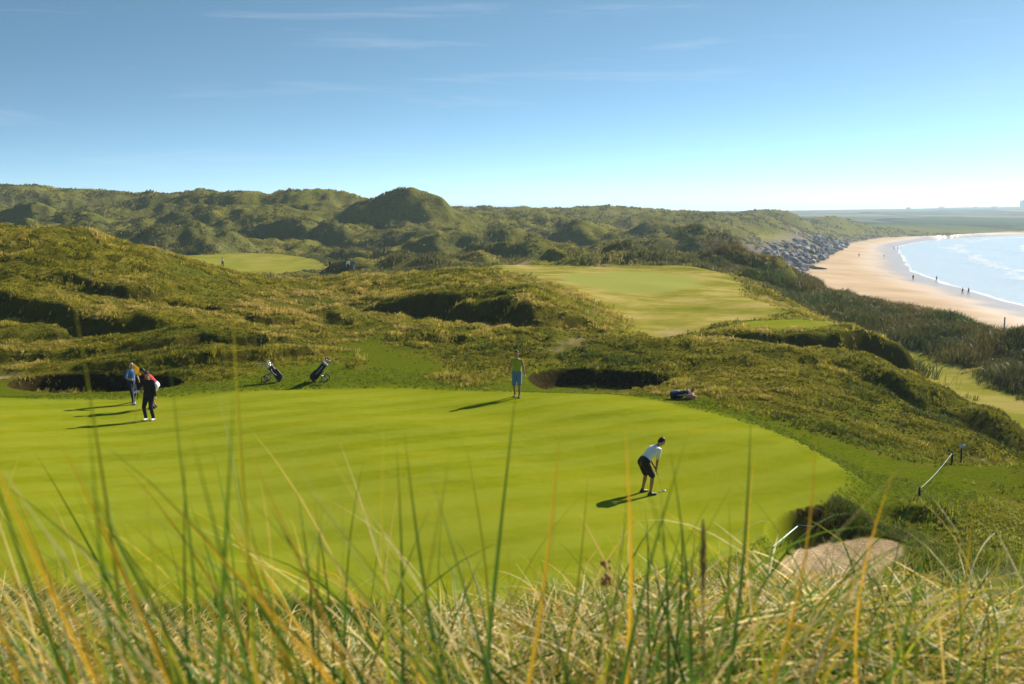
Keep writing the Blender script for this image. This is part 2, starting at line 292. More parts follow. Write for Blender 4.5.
# grid
U = np.linspace(-.80, .80, 1180); Vv = np.concatenate([np.linspace(math.log(2.5), math.log(14.5), 60, endpoint=False), np.linspace(math.log(14.5), math.log(330), 820, endpoint=False), np.linspace(math.log(330), math.log(6000), 300)])
nu, nv = len(U), len(Vv); GU, GV = np.meshgrid(U, Vv); DY = np.exp(GV)
GY = (DY-AP).ravel(); GX = (GU*DY).ravel()
Zg, M = terrain(GX, GY)
zgrid = Zg.reshape(nv, nu); Mg = {k: v.reshape(nv, nu) for k, v in M.items()}
def look(arr, X, Y):
    X = np.asarray(X, float); Y = np.asarray(Y, float)
    fu = (X/(Y+AP)-U[0])/(U[1]-U[0]); fv = np.interp(np.log(Y+AP), Vv, np.arange(nv))
    i = np.clip(fu.astype(int), 0, nu-2); j = np.clip(fv.astype(int), 0, nv-2); a = fu-i; b = fv-j
    return arr[j, i]*(1-a)*(1-b)+arr[j, i+1]*a*(1-b)+arr[j+1, i]*(1-a)*b+arr[j+1, i+1]*a*b
def H(x, y): return float(look(zgrid, [x], [y])[0])
def hit(px, py, dmin, dmax):
    """first ground point seen through a pixel between two distances"""
    r = ray(px, py); ds = np.linspace(dmin, dmax, 600); X = r[0]/r[1]*ds; Zr = CAMZ+r[2]/r[1]*ds; zt = look(zgrid, X, ds)
    k = np.where(zt >= Zr)[0]; i = k[0] if len(k) else int(np.argmin(Zr-zt)); return X[i], ds[i], zt[i]
# ------------------------------------------------------------------ node helpers
def mat(name):
    m = bpy.data.materials.new(name); m.use_nodes = True; t = m.node_tree; b = t.nodes['Principled BSDF']; return m, t, b
def att(t, name):
    a = N(t, 'ShaderNodeAttribute', attribute_name=name); return a
def noise(t, vec, scale, detail=4, rough=.55, dist=0):
    n_ = N(t, 'ShaderNodeTexNoise'); n_.inputs['Scale'].default_value = scale; n_.inputs['Detail'].default_value = detail; n_.inputs['Roughness'].default_value = rough; n_.inputs['Distortion'].default_value = dist
    if vec is not None: t.links.new(vec, n_.inputs['Vector'])
    return n_.outputs[0]
def rng_(t, v, a, b, c=0, d=1, smooth=False):
    n_ = N(t, 'ShaderNodeMapRange')
    if smooth: n_.interpolation_type = 'SMOOTHSTEP'
    t.links.new(v, n_.inputs[0])
    for i, x in zip((1, 2, 3, 4), (a, b, c, d)): n_.inputs[i].default_value = x
    return n_.outputs[0]
def mix(t, f, a, b, bt='MIX'):
    n_ = N(t, 'ShaderNodeMix', data_type='RGBA', blend_type=bt)
    for s, v in ((0, f), (6, a), (7, b)):
        if isinstance(v, (tuple, list)): n_.inputs[s].default_value = (*v, 1)
        elif isinstance(v, (int, float)): n_.inputs[s].default_value = v
        else: t.links.new(v, n_.inputs[s])
    return n_.outputs[2]
def ramp(t, v, *st):
    r = N(t, 'ShaderNodeValToRGB'); e = r.color_ramp.elements
    while len(e) < len(st): e.new(.5)
    for i, (p, c) in enumerate(st): e[i].position = p; e[i].color = (*c, 1)
    t.links.new(v, r.inputs[0]); return r.outputs[0]
def mth(t, op, a, b=0.0):
    n_ = N(t, 'ShaderNodeMath', operation=op)
    for i, v in enumerate((a, b)):
        if isinstance(v, (int, float)): n_.inputs[i].default_value = v
        else: t.links.new(v, n_.inputs[i])
    return n_.outputs[0]
# ------------------------------------------------------------------ ground material
gm, t, b = mat('ground'); geo = N(t, 'ShaderNodeNewGeometry'); pos = geo.outputs['Position']
mpn = N(t, 'ShaderNodeMapping'); t.links.new(pos, mpn.inputs[0]); mpn.inputs['Rotation'].default_value = (0, 0, .35); mpn.inputs['Scale'].default_value = (.22, .55, .5)
nbig = noise(t, pos, .07, 4); nmid = noise(t, pos, .8, 6, .65); nfin = noise(t, pos, 7, 5, .7); nvf = noise(t, pos, 34, 3, .7)
rough_c = ramp(t, nmid, (.30, (.050, .055, .006)), (.46, (.19, .185, .014)), (.62, (.34, .285, .035)), (.80, (.48, .36, .09)))
rough_c = mix(t, rng_(t, nbig, .42, .62), rough_c, (.15, .17, .020))
rough_c = mix(t, rng_(t, nfin, .35, .7, 0, .5), rough_c, (.045, .052, .010))
rough_c = mix(t, att(t, 'a_farveg').outputs['Fac'], rough_c, (.155, .155, .048))
str_ = noise(t, mpn.outputs[0], 1.0, 5, .6)
green_c = ramp(t, str_, (.30, (.145, .175, .003)), (.5, (.205, .228, .004)), (.70, (.275, .275, .012)))
green_c = mix(t, rng_(t, nbig, .45, .7, 0, .5), green_c, (.225, .245, .022))
green_c = mix(t, rng_(t, nvf, .3, .7, 0, .45), green_c, (.085, .125, .005))
green_c = mix(t, rng_(t, noise(t, pos, 2.2, 5, .7), .45, .75, 0, .4), green_c, (.26, .27, .03))
# mowing stripes
wv = N(t, 'ShaderNodeTexWave', wave_type='BANDS', wave_profile='SIN'); wmap = N(t, 'ShaderNodeMapping'); wmap.inputs['Rotation'].default_value = (0, 0, math.radians(62)); t.links.new(pos, wmap.inputs[0]); t.links.new(wmap.outputs[0], wv.inputs[0])
wv.inputs['Scale'].default_value = .16; wv.inputs['Distortion'].default_value = .8; wv.inputs['Detail'].default_value = 1
green_c = mix(t, rng_(t, wv.outputs['Fac'], .3, .7, 0, .30), green_c, (.25, .285, .03))
semi_c = ramp(t, nfin, (.3, (.085, .128, .005)), (.55, (.145, .19, .008)), (.75, (.22, .23, .022)))
semi_c = mix(t, rng_(t, nmid, .45, .7, 0, .6), semi_c, (.15, .145, .025))
fair_c = ramp(t, noise(t, pos, .22, 6, .65), (.34, (.15, .165, .016)), (.48, (.25, .225, .04)), (.62, (.36, .29, .09)))
fgr_c = (.26, .27, .06)
col = mix(t, att(t, 'a_semi').outputs['Fac'], rough_c, semi_c)
col = mix(t, att(t, 'a_fair').outputs['Fac'], col, fair_c)
col = mix(t, att(t, 'a_fgreen').outputs['Fac'], col, fgr_c)
col = mix(t, att(t, 'a_green').outputs['Fac'], col, green_c)
# far land fields
vo = N(t, 'ShaderNodeTexVoronoi'); vm = N(t, 'ShaderNodeMapping'); vm.inputs['Scale'].default_value = (.0045, .0026, 0); t.links.new(pos, vm.inputs[0]); t.links.new(vm.outputs[0], vo.inputs['Vector']); vo.inputs['Scale'].default_value = 1
sep = N(t, 'ShaderNodeSeparateColor'); t.links.new(vo.outputs['Color'], sep.inputs[0])
fld = ramp(t, sep.outputs[0], (.0, (.045, .075, .025)), (.35, (.085, .130, .04)), (.6, (.14, .165, .06)), (.85, (.20, .19, .10)))
vo2 = N(t, 'ShaderNodeTexVoronoi', feature='DISTANCE_TO_EDGE'); t.links.new(vm.outputs[0], vo2.inputs['Vector']); vo2.inputs['Scale'].default_value = 1
fld = mix(t, rng_(t, vo2.outputs[0], .03, .06, 1, 0), fld, (.022, .035, .018))
fld = mix(t, rng_(t, noise(t, pos, .006, 5), .5, .62, 0, .8), fld, (.04, .06, .028))
col = mix(t, att(t, 'a_far').outputs['Fac'], col, fld)
# sand
sandn = noise(t, pos, .05, 5); snd = ramp(t, sandn, (.3, (.45, .325, .205)), (.55, (.55, .41, .265)), (.75, (.61, .465, .31)))
snd = mix(t, rng_(t, nfin, .4, .75, 0, .3), snd, (.36, .26, .18))
snd = mix(t, att(t, 'a_wet').outputs['Fac'], snd, (.36, .27, .20))
sndm = N(t, 'ShaderNodeMapping'); sndm.inputs['Rotation'].default_value = (0, 0, -.3); sndm.inputs['Scale'].default_value = (.25, 1.6, 1); t.links.new(pos, sndm.inputs[0])
wr = noise(t, sndm.outputs[0], .06, 6, .7); snd = mix(t, rng_(t, wr, .60, .66, 0, .45), snd, (.22, .16, .11))
col = mix(t, att(t, 'a_beach').outputs['Fac'], col, snd)
shi = ramp(t, noise(t, pos, 1.1, 6, .8), (.3, (.07, .065, .06)), (.55, (.22, .19, .16)), (.75, (.42, .35, .28)))
col = mix(t, att(t, 'a_shingle').outputs['Fac'], col, shi)
bs0 = ramp(t, nmid, (.3, (.50, .36, .22)), (.7, (.68, .50, .32)))
bs = mix(t, rng_(t, nfin, .40, .6, 0, .28), bs0, (.30, .21, .12)); col = mix(t, att(t, 'a_bunk').outputs['Fac'], col, bs)
col = mix(t, att(t, 'a_bank').outputs['Fac'], col, ramp(t, nfin, (.3, (.022, .020, .007)), (.6, (.070, .052, .018)), (.8, (.13, .10, .035))))  # dark soil and growth colour, with the shade of steep faces painted in
t.links.new(col, b.inputs['Base Color']); t.links.new(mth(t, 'MULTIPLY', att(t, 'a_wet').outputs['Fac'], .5), b.inputs['Specular IOR Level'])
t.links.new(rng_(t, att(t, 'a_wet').outputs['Fac'], 0, 1, .95, .28), b.inputs['Roughness'])
bmp = N(t, 'ShaderNodeBump'); bmp.inputs['Distance'].default_value = .10
smoothf = mth(t, 'MAXIMUM', mth(t, 'MAXIMUM', att(t, 'a_green').outputs['Fac'], att(t, 'a_beach').outputs['Fac']), att(t, 'a_fair').outputs['Fac'])
t.links.new(mth(t, 'SUBTRACT', 1.0, mth(t, 'MULTIPLY', smoothf, .93)), bmp.inputs['Strength'])
t.links.new(mth(t, 'ADD', mth(t, 'MULTIPLY', nfin, 1.2), nvf), bmp.inputs['Height']); 
bmp2 = N(t, 'ShaderNodeBump'); bmp2.inputs['Distance'].default_value = .55; t.links.new(bmp.outputs[0], bmp2.inputs['Normal'])
rgh = mth(t, 'SUBTRACT', 1.0, mth(t, 'MAXIMUM', mth(t, 'MAXIMUM', smoothf, att(t, 'a_semi').outputs['Fac']), att(t, 'a_bunk').outputs['Fac'])); t.links.new(mth(t, 'MULTIPLY', rgh, .8), bmp2.inputs['Strength'])
t.links.new(mth(t, 'ADD', noise(t, pos, .9, 6, .7), mth(t, 'MULTIPLY', noise(t, pos, .28, 4, .65), mth(t, 'MULTIPLY', att(t, 'a_farveg').outputs['Fac'], 2.6))), bmp2.inputs['Height'])
wvb = N(t, 'ShaderNodeTexWave'); t.links.new(wmap.outputs[0], wvb.inputs[0]); wvb.inputs['Scale'].default_value = 2.6; wvb.inputs['Distortion'].default_value = 3.5; wvb.inputs['Detail'].default_value = 2
bmp3 = N(t, 'ShaderNodeBump'); bmp3.inputs['Distance'].default_value = .012; t.links.new(att(t, 'a_bunk').outputs['Fac'], bmp3.inputs['Strength']); t.links.new(wvb.outputs['Fac'], bmp3.inputs['Height']); t.links.new(bmp2.outputs[0], bmp3.inputs['Normal'])
t.links.new(bmp3.outputs[0], b.inputs['Normal'])
# ------------------------------------------------------------------ ground meshes by zone
ne = perlin(GX/1.7, GY/1.7, 30)*.35+perlin(GX/.5, GY/.5, 31)*.15
def soft(m, a=.0, wdt=.35, k=1.0): return sst(a-wdt, a+wdt, M[m]+ne*k)
at = {}
at['a_green'] = sst(-.9, .35, M['green']+ne*.9); at['a_semi'] = np.maximum(np.maximum(soft('fringe', 0, .5), soft('mown', 0, 1.2, 2)), soft('tee', 0, .3, .3)*0)
farw = np.clip(GY/60, 1, 6)
at['a_fair'] = np.maximum(sst(-2.2, 1.6, M['fair']+ne*4), sst(-4, 4, M['lfair']+ne*9)); at['a_fgreen'] = sst(-.8, .8, M['fgreen']+ne)+0; at['a_semi'] = np.maximum(at['a_semi'], np.maximum(sst(-3, -1, M['fair']+ne*3)*.6, 0))
at['a_fair'] = np.where(sst(-.3, .1, M['tee']) > .5, .55, at['a_fair']); at['a_green'] = np.maximum(at['a_green'], .7*sst(-.3, .1, M['tee']))
at['a_green'] = np.maximum(at['a_green'], .45*sst(-4, 4, M['lfair']+ne*9))
at['a_fair'] = np.maximum(at['a_fair'], .75*sst(-.5, .5, M['path']+ne*2)); at['a_semi'] = np.maximum(at['a_semi'], sst(-.5, .5, M['path']+ne*2))
at['a_far'] = sst(950, 1150, GY); at['a_farveg'] = .75*sst(90, 170, GY)*(1-at['a_far'])*(.55+.45*np.clip(perlin(GX/20, GY/20, 33)*2+.5, 0, 1))
at['a_beach'] = sst(-2, 1, M['st']); at['a_wet'] = sst(-22, -4, M['sw']+perlin(GX/14, GY/14, 34)*4)*at['a_beach']
sh = sst(-30, -16, M['st'])*sst(3, -2, M['st'])*sst(190, 260, GY)*sst(640, 560, GY); sh2 = sst(-14, -7, M['st'])*sst(3, -2, M['st'])*sst(850, 700, GY)*sst(400, 480, GY)
at['a_shingle'] = np.maximum(sh, sh2)
at['a_bunk'] = np.clip(np.maximum(sst(-.03, .12, M['bunk']+ne*.25-.12), sst(-.6, 1.2, M['spath']+ne*2)*.6), 0, 1)
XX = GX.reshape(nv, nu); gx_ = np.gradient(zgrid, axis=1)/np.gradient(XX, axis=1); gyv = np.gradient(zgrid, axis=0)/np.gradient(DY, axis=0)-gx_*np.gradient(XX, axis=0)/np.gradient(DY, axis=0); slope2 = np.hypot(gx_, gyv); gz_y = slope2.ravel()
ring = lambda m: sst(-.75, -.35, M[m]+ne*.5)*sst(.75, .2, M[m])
at['a_bank'] = np.clip(np.maximum(np.maximum(ring('bunk')*(1-at['a_bunk'])*sst(.25, .6, gz_y)*sst(6.4, 7.4, GX+ne)*sst(23.6, 24.6, GY)*1.1, sst(-.4, 0, M['bunk2'])*sst(.15, .5, gz_y)), sst(-.4, 0, M['bunk3'])*sst(.15, .5, gz_y)), 0, 1)*sst(20, 24, GY)  # bunker faces: dark earth tint, also painting shade on the back walls
at['a_bank'] = np.maximum(at['a_bank'], .6*sst(.52, .85, gz_y+.25*ne)*sst(30, 40, GY)*sst(150, 110, GY)*(1-at['a_green'])*(1-sst(-3, 0, M['st'])))  # steeper bank faces tinted darker, bare soil plus painted shade
zone = np.full(len(GX), 0)
zone[(M['fringe'] > 0) | (M['mown'] > 0)] = 2; zone[M['green'] > 0] = 1; zone[(M['fair'] > 0) | (M['lfair'] > 0) | (M['fgreen'] > 0)] = 3
zone[M['path'] > 0] = 4; zone[at['a_bunk'] > .5] = 5; zone[GY > 1000] = 6; zone[M['st'] > -.5] = 7
zone[M['tee'] > 0] = 8
idx = np.arange(nu*nv).reshape(nv, nu)
Q = np.stack([idx[:-1, :-1], idx[:-1, 1:], idx[1:, 1:], idx[1:, :-1]], -1).reshape(-1, 4)
VG = np.stack([GX, GY, Zg], 1)
zq = zone[Q[:, 0]]
for zi, nm in ((0, 'dunes'), (1, 'putting_green'), (2, 'fringe_turf'), (3, 'fairway'), (4, 'grass_track'), (5, 'bunker_sand'), (6, 'far_shore_land'), (7, 'beach'), (8, 'tee_ground')):
    q = Q[zq == zi]
    if len(q) == 0: continue
    us, inv = np.unique(q, return_inverse=True)
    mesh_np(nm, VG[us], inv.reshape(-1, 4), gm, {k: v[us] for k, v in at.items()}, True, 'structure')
# ------------------------------------------------------------------ sea
sm, t, b = mat('sea_water'); geo = N(t, 'ShaderNodeNewGeometry'); pos = geo.outputs['Position']; sw_ = att(t, 'shore').outputs['Fac']
dn = noise(t, pos, .022, 4, .6); dn2 = noise(t, pos, .35, 5, .7)
ph = mth(t, 'ADD', mth(t, 'MULTIPLY', sw_, .16), mth(t, 'MULTIPLY', dn, 5.0)); sw1 = mth(t, 'SINE', ph)
lace = mth(t, 'ADD', sw1, mth(t, 'MULTIPLY', mth(t, 'SUBTRACT', dn2, .5), 1.6))
foam = rng_(t, lace, .80, 1.25, 0, .5, True)
foam = mth(t, 'MULTIPLY', foam, rng_(t, sw_, 60, 170, 1, .15)); foam = mth(t, 'MULTIPLY', foam, rng_(t, noise(t, pos, .016, 3), .36, .5))
edge = mth(t, 'MULTIPLY', rng_(t, mth(t, 'ADD', sw_, mth(t, 'MULTIPLY', dn2, 7)), 2.5, 5.5, 1, 0, True), rng_(t, dn, .35, .6, .15, .9)); foam = mth(t, 'MAXIMUM', foam, edge)
t.links.new(mix(t, foam, mix(t, rng_(t, sw_, 5, 160), (.48, .50, .49), (.34, .44, .48)), (.86, .88, .9)), b.inputs['Base Color'])
t.links.new(rng_(t, foam, 0, 1, .22, .9), b.inputs['Roughness'])
bm_ = N(t, 'ShaderNodeBump'); bm_.inputs['Distance'].default_value = .5; bm_.inputs['Strength'].default_value = .5
wm = N(t, 'ShaderNodeMapping'); wm.inputs['Rotation'].default_value = (0, 0, .5); wm.inputs['Scale'].default_value = (.6, .18, .5); t.links.new(pos, wm.inputs[0])
t.links.new(mth(t, 'ADD', noise(t, wm.outputs[0], .8, 5, .6), mth(t, 'MULTIPLY', sw1, .35)), bm_.inputs['Height']); t.links.new(bm_.outputs[0], b.inputs['Normal'])
Us = np.linspace(.03, 1.6, 620); Vs = np.linspace(math.log(18), math.log(1700), 420); su, sv = np.meshgrid(Us, Vs); SY = (np.exp(sv)-AP).ravel(); SX = (su*np.exp(sv)).ravel()
ssw = sdline(SX, SY, WAT); SZ = .12*np.sin(ssw*.16+5*perlin(SX/60, SY/60, 40))*sst(3, 25, ssw)+.02
idx = np.arange(len(SX)).reshape(len(Vs), len(Us)); Q = np.stack([idx[:-1, :-1], idx[:-1, 1:], idx[1:, 1:], idx[1:, :-1]], -1).reshape(-1, 4); q = Q[(ssw[Q] > -9).any(1)]
us, inv = np.unique(q, return_inverse=True); mesh_np('sea', np.stack([SX, SY, SZ], 1)[us], inv.reshape(-1, 4), sm, {'shore': ssw[us]}, True, 'structure')
# ------------------------------------------------------------------ grass
def grass_mat(name, trans=.35, rough=.55):
    m, t, b = mat(name); a = att(t, 'gcol').outputs['Vector']; vc = N(t, 'ShaderNodeSeparateXYZ'); t.links.new(a, vc.inputs[0]); cc = N(t, 'ShaderNodeCombineColor')
    for i in range(3): t.links.new(vc.outputs[i], cc.inputs[i])
    t.links.new(cc.outputs[0], b.inputs['Base Color']); b.inputs['Roughness'].default_value = rough; b.inputs['Specular IOR Level'].default_value = .25
    tr = N(t, 'ShaderNodeBsdfTranslucent'); t.links.new(cc.outputs[0], tr.inputs[0]); ms = N(t, 'ShaderNodeMixShader'); ms.inputs[0].default_value = trans
    t.links.new(b.outputs[0], ms.inputs[1]); t.links.new(tr.outputs[0], ms.inputs[2]); t.links.new(ms.outputs[0], t.nodes['Material Output'].inputs[0]); return m
GM = grass_mat('grass_blade', .32); GMN = grass_mat('near_grass_blade', .45, .45)
def tufts(name, X, Y, h, wid, nb, colr, lean=.55, segs=1, spread=.5):
    """nb bent triangular blades per tuft"""
    n0 = len(X); Z = look(zgrid, X, Y)-.02*h/.3
    n_ = n0*nb; r = np.repeat(np.arange(n0), nb); az = rng.random(n_)*2*PI; az2 = rng.random(n_)*2*PI
    rr = np.sqrt(rng.random(n_))*h[r]*spread; bx = X[r]+np.cos(az2)*rr; by = Y[r]+np.sin(az2)*rr; bz = look(zgrid, bx, by)-.03*h[r]
    L = h[r]*(.6+.7*rng.random(n_)); ln = L*lean*(.3+rng.random(n_)); wd = wid[r]*(.6+.8*rng.random(n_))
    # lean mostly with the wind (to the right and away)
    lx = np.cos(az)*ln+.22*L; ly = np.sin(az)*ln; px_ = np.cos(rng.random(n_)*PI)*wd; py_ = np.sin(rng.random(n_)*2*PI)*wd*.6
    base = np.stack([bx, by, bz], 1); side = np.stack([px_, py_, np.zeros(n_)], 1)*.5
    mid = base+np.stack([lx*.35, ly*.35, L*.62], 1); tip = base+np.stack([lx, ly, L*.95-ln*.25], 1)
    V = np.stack([base-side, base+side, mid+side*.75, mid-side*.75, tip], 1).reshape(-1, 3)
    o = np.arange(n_)[:, None]*5; F = np.concatenate([o+[0, 1, 2], o+[0, 2, 3], o+[3, 2, 4]], 0)
    cc = colr[r]*(.72+.56*rng.random((n_, 1)))*(.78+.44*rng.random((n0, 1)))[r]; cc = np.repeat(cc, 5, 0)
    ob = mesh_np(name, V, F, GM, {'gcol': cc}, True, 'stuff'); return ob
def sample(n_, d0, d1, p0=-60, p1=1090, bias=0.):
    t_ = rng.random(n_); d = np.exp(math.log(d0)+t_*(math.log(d1)-math.log(d0))); px = p0+(p1-p0)*rng.random(n_); return (px-512)/FPX*d, d
def pal(X, Y, dark=0.):
    lush = (1-sst(44, 56, Y))*1.15-.25*sst(50, 62, Y)*sst(0, -12, X)+.25*perlin(X/14, Y/14, 71)
    a = np.clip(.50+.55*perlin(X/9, Y/9, 50)+.35*perlin(X/2.2, Y/2.2, 51)+.16*rng.standard_normal(len(X))-.24*lush+.09, 0, 1)[:, None]
    c0 = np.array([.085, .110, .008]); c1 = np.array([.345, .305, .022]); c2 = np.array([.56, .43, .12])
    c = np.where(a < .5, c0+(c1-c0)*a*2, c1+(c2-c1)*(a-.5)*2)
    return c
def veg_ok(X, Y, edge=.25):
    steep = (look(slope2, X, Y) > .55+.35*rng.random(len(X))) & (rng.random(len(X)) < .85)
    g = np.maximum.reduce([look(Mg['green'], X, Y), look(Mg['fringe'], X, Y)-.2*rng.standard_normal(len(X)), look(Mg['fair'], X, Y)+.3*rng.standard_normal(len(X)), look(Mg['path'], X, Y)+.5*rng.standard_normal(len(X)), look(Mg['bunk'], X, Y)+.1, look(Mg['spath'], X, Y), look(Mg['lfair'], X, Y)*.3,
                      look(Mg['mown'], X, Y)+.6*rng.standard_normal(len(X)), look(Mg['st'], X, Y)+1])
    return (g < -.05) & ~steep
# mid-distance rough on the dunes
X, Y = sample(230000, 34, 110); k = veg_ok(X, Y); X, Y = X[k], Y[k]
tall = np.clip(perlin(X/4.5, Y/4.5, 60)*1.6+.35, .0, 1)
tall = np.clip(tall*.45+perlin(X/1.1, Y/1.1, 68)*1.2, 0, 1); h = (.05+.19*tall)*(1+.4*sst(48, 70, Y))*np.where(rng.random(len(X)) < .05, 1.5, 1); k = rng.random(len(X)) < .30+.70*tall
X, Y, h = X[k], Y[k], h[k]; tufts('dune_grass', X, Y, h, .012+.00055*Y, 7, pal(X, Y)*(.75+.5*tall[k])[:, None], .7, spread=.5)
# coastal bank: long dark green and rusty growth
X, Y = sample(60000, 45, 240, 560, 1100); st_ = look(Mg['st'], X, Y); k = veg_ok(X, Y) & (X > 27+.0*Y+np.maximum(Y-150, 0)*.14) & (st_ < -1); X, Y = X[k], Y[k]
h = .40+.75*np.clip(.5+perlin(X/6, Y/6, 61)*1.5, 0, 1); a = np.clip(.45+1.5*perlin(X/7, Y/7, 62), 0, 1)[:, None]*np.ones((1, 3))
tufts('bank_grass', X, Y, h, .02+.0006*Y, 9, np.array([.075, .105, .018])*(1-a)+np.array([.17, .135, .030])*a, .6)
# far dunes
X, Y = sample(300000, 105, 900); k = veg_ok(X, Y); X, Y = X[k], Y[k]
cl = perlin(X/8, Y/8, 63)+.6*perlin(X/24, Y/24, 64); tall = np.clip(cl*1.8+.4, 0, 1); k = rng.random(len(X)) < .14+.55*tall; X, Y, tall = X[k], Y[k], tall[k]
h = (.22+.55*tall)*(1+.5*sst(250, 800, Y)); a = tall[:, None]; c = pal(X, Y)*np.array([.95, .92, 1.3])*(1-a)*1.15+np.array([.150, .155, .042])*a
tufts('far_dune_scrub', X, Y, h, .04+.0009*Y, 5, c, .6, spread=.6)
# rough on the near slope and the right-hand knolls
X, Y = sample(90000, 9, 36, -250, 1250); px = 512+1000*X/Y; nr = look(Mg['near'], X, Y); k = veg_ok(X, Y) & (look(Mg['green'], X, Y) < -.5) | (nr > .5) & (look(Mg['bunk'], X, Y) < -.3) & (look(Mg['green'], X, Y) < 0); X, Y = X[k], Y[k]
h = .10+.28*np.clip(.4+perlin(X/1.5, Y/1.5, 65), 0, 1)+.18*look(Mg['near'], X, Y); h = h*(1-.45*sst(20, 26, Y)); tufts('slope_grass', X, Y, h, .005+.0006*Y, 7, pal(X, Y)*np.array([.85, 1.05, .9]), .7, spread=.5)
# clipped shaggy turf round the bunker and the fringe
X, Y = sample(60000, 20, 46, -60, 1090); k = (look(Mg['fringe'], X, Y) > -.4) & (look(Mg['green'], X, Y) < -.15) & (look(Mg['bunk'], X, Y) < -.08) & (look(at['a_bank'].reshape(nv, nu), X, Y) < .3); X, Y = X[k], Y[k]
tufts('fringe_grass', X, Y, np.full(len(X), .035)+.02*rng.random(len(X)), .004+.0005*Y, 5, np.array([.14, .195, .009])*(1+.35*perlin(X/2, Y/2, 66))[:, None], .8, spread=1.2)
X = 5.5+5.5*rng.random(30000); Y = 22+6*rng.random(30000); bk = look(Mg['bunk'], X, Y); k = (bk < -.12) & (bk > -.75) & (Y > 23.8) & (X > 7.1+.4*rng.random(len(X))) & (look(Mg['green'], X, Y) < -.3); X, Y = X[k], Y[k]
tufts('bunker_lip_grass', X, Y, .06+.12*rng.random(len(X)), np.full(len(X), .010), 6, pal(X, Y)*np.array([.7, .85, .6]), 1.2, spread=.6)
# ---- long blades in front of the camera
def blades(name, root, az, phi0, kap, L, W, c0, c1, segs=9, twist=None):
    n_ = len(L); s = np.linspace(0, 1, segs+1); ds = 1/segs
    ph = phi0[:, None]+kap[:, None]*s[None]**1.6; phm = (ph[:, 1:]+ph[:, :-1])/2
    hx = np.concatenate([np.zeros((n_, 1)), np.cumsum(np.sin(phm)*ds, 1)], 1)*L[:, None]; hz = np.concatenate([np.zeros((n_, 1)), np.cumsum(np.cos(phm)*ds, 1)], 1)*L[:, None]
    wob = .02*np.sin(s[None]*5+rng.random((n_, 1))*6)*L[:, None]*s[None]
    cx, cy = np.cos(az)[:, None], np.sin(az)[:, None]
    Pc = np.stack([root[:, 0:1]+hx*cx-wob*cy, root[:, 1:2]+hx*cy+wob*cx, root[:, 2:3]+hz], 2)
    tw = (twist if twist is not None else rng.random(n_)*PI)[:, None]+s[None]*.9
    nrm = np.stack([-np.sin(az)[:, None]*np.cos(tw)+np.cos(ph)*cx*np.sin(tw), np.cos(az)[:, None]*np.cos(tw)+np.cos(ph)*cy*np.sin(tw), -np.sin(ph)*np.sin(tw)], 2)
    prof = np.clip(1.05-s**2.2*1.03, .02, 1)*np.minimum(1, .6+s*3); wd = W[:, None]*prof[None]*.5
    thick = np.stack([np.cos(ph)*cx*np.cos(tw)+np.sin(az)[:, None]*np.sin(tw), np.cos(ph)*cy*np.cos(tw)-np.cos(az)[:, None]*np.sin(tw), -np.sin(ph)*np.cos(tw)], 2)
    # folded blade: two edges and a raised midrib
    V = np.stack([Pc-nrm*wd[..., None], Pc+thick*wd[..., None]*.45, Pc+nrm*wd[..., None]], 2).reshape(-1, 3)
    m = segs+1; o = (np.arange(n_)*m*3)[:, None, None]; j = (np.arange(segs)*3)[None, :, None]
    F = np.concatenate([(o+j+np.array([[[0, 1, 4, 3]]])).reshape(-1, 4), (o+j+np.array([[[1, 2, 5, 4]]])).reshape(-1, 4)], 0)
    ss = (s**1.3)[None, :, None]; cc = c0[:, None, :]*(1-ss)+c1[:, None, :]*ss; cc = np.repeat(cc[:, :, None, :], 3, 2).reshape(-1, 3)
    return V, F, cc
GREENB = np.array([.10, .19, .018]); YELB = np.array([.52, .46, .03]); ORB = np.array([.74, .38, .03]); STRAW = np.array([.68, .50, .14]); PALE = np.array([.86, .72, .36]); DKG = np.array([.040, .085, .022])
def colors(n_, pg, py_, po, ps):
    r = rng.random(n_); c0 = np.zeros((n_, 3)); c1 = np.zeros((n_, 3)); e = np.cumsum([pg, py_, po, ps])
    sets = [(GREENB*.9, GREENB*1.2), (GREENB, YELB), (YELB*.8, ORB), (STRAW*.8, STRAW), (PALE*.8, PALE)]
    for i, (a, b_) in enumerate(sets):
        lo = 0 if i == 0 else e[i-1]; hi = e[i] if i < 4 else 2; k = (r >= lo) & (r < hi); c0[k] = a; c1[k] = b_
    j = .75+.5*rng.random((n_, 1)); return c0*j, c1*j
def add_blades(parts, n_, dr, xr, Lr, phir, kr, Wr, cs, azc=None, clump=None, dens=None, sink=0.0):
    if clump:
        nc = clump; cxs = np.sqrt(rng.random(nc)*(dr[1]**2-dr[0]**2)+dr[0]**2); cx = (xr[0]+(xr[1]-xr[0])*rng.random(nc))*cxs
        i = rng.integers(0, nc, n_); d = cxs[i]+rng.standard_normal(n_)*.06; x = cx[i]+rng.standard_normal(n_)*.06
    else:
        d = np.sqrt(rng.random(n_)*(dr[1]**2-dr[0]**2)+dr[0]**2); x = (xr[0]+(xr[1]-xr[0])*rng.random(n_))*d
    az = rng.random(n_)*2*PI if azc is None else azc[0]+rng.standard_normal(n_)*azc[1]
    z = look(zgrid, x, d)-.01+sink*rng.random(n_); U_ = lambda r: r[0]+(r[1]-r[0])*rng.random(n_)
    c0, c1 = colors(n_, *cs); parts.append(blades('', np.stack([x, d, z], 1), az, U_(phir), U_(kr), U_(Lr), U_(Wr), c0, c1))
def join(name, parts):
    V = []; F = []; Cc = []; o = 0
    for v, f, c in parts: V.append(v); F.append(f+o); Cc.append(c); o += len(v)
    return mesh_np(name, np.concatenate(V), np.concatenate(F), GMN, {'gcol': np.concatenate(Cc)}, True, 'stuff')
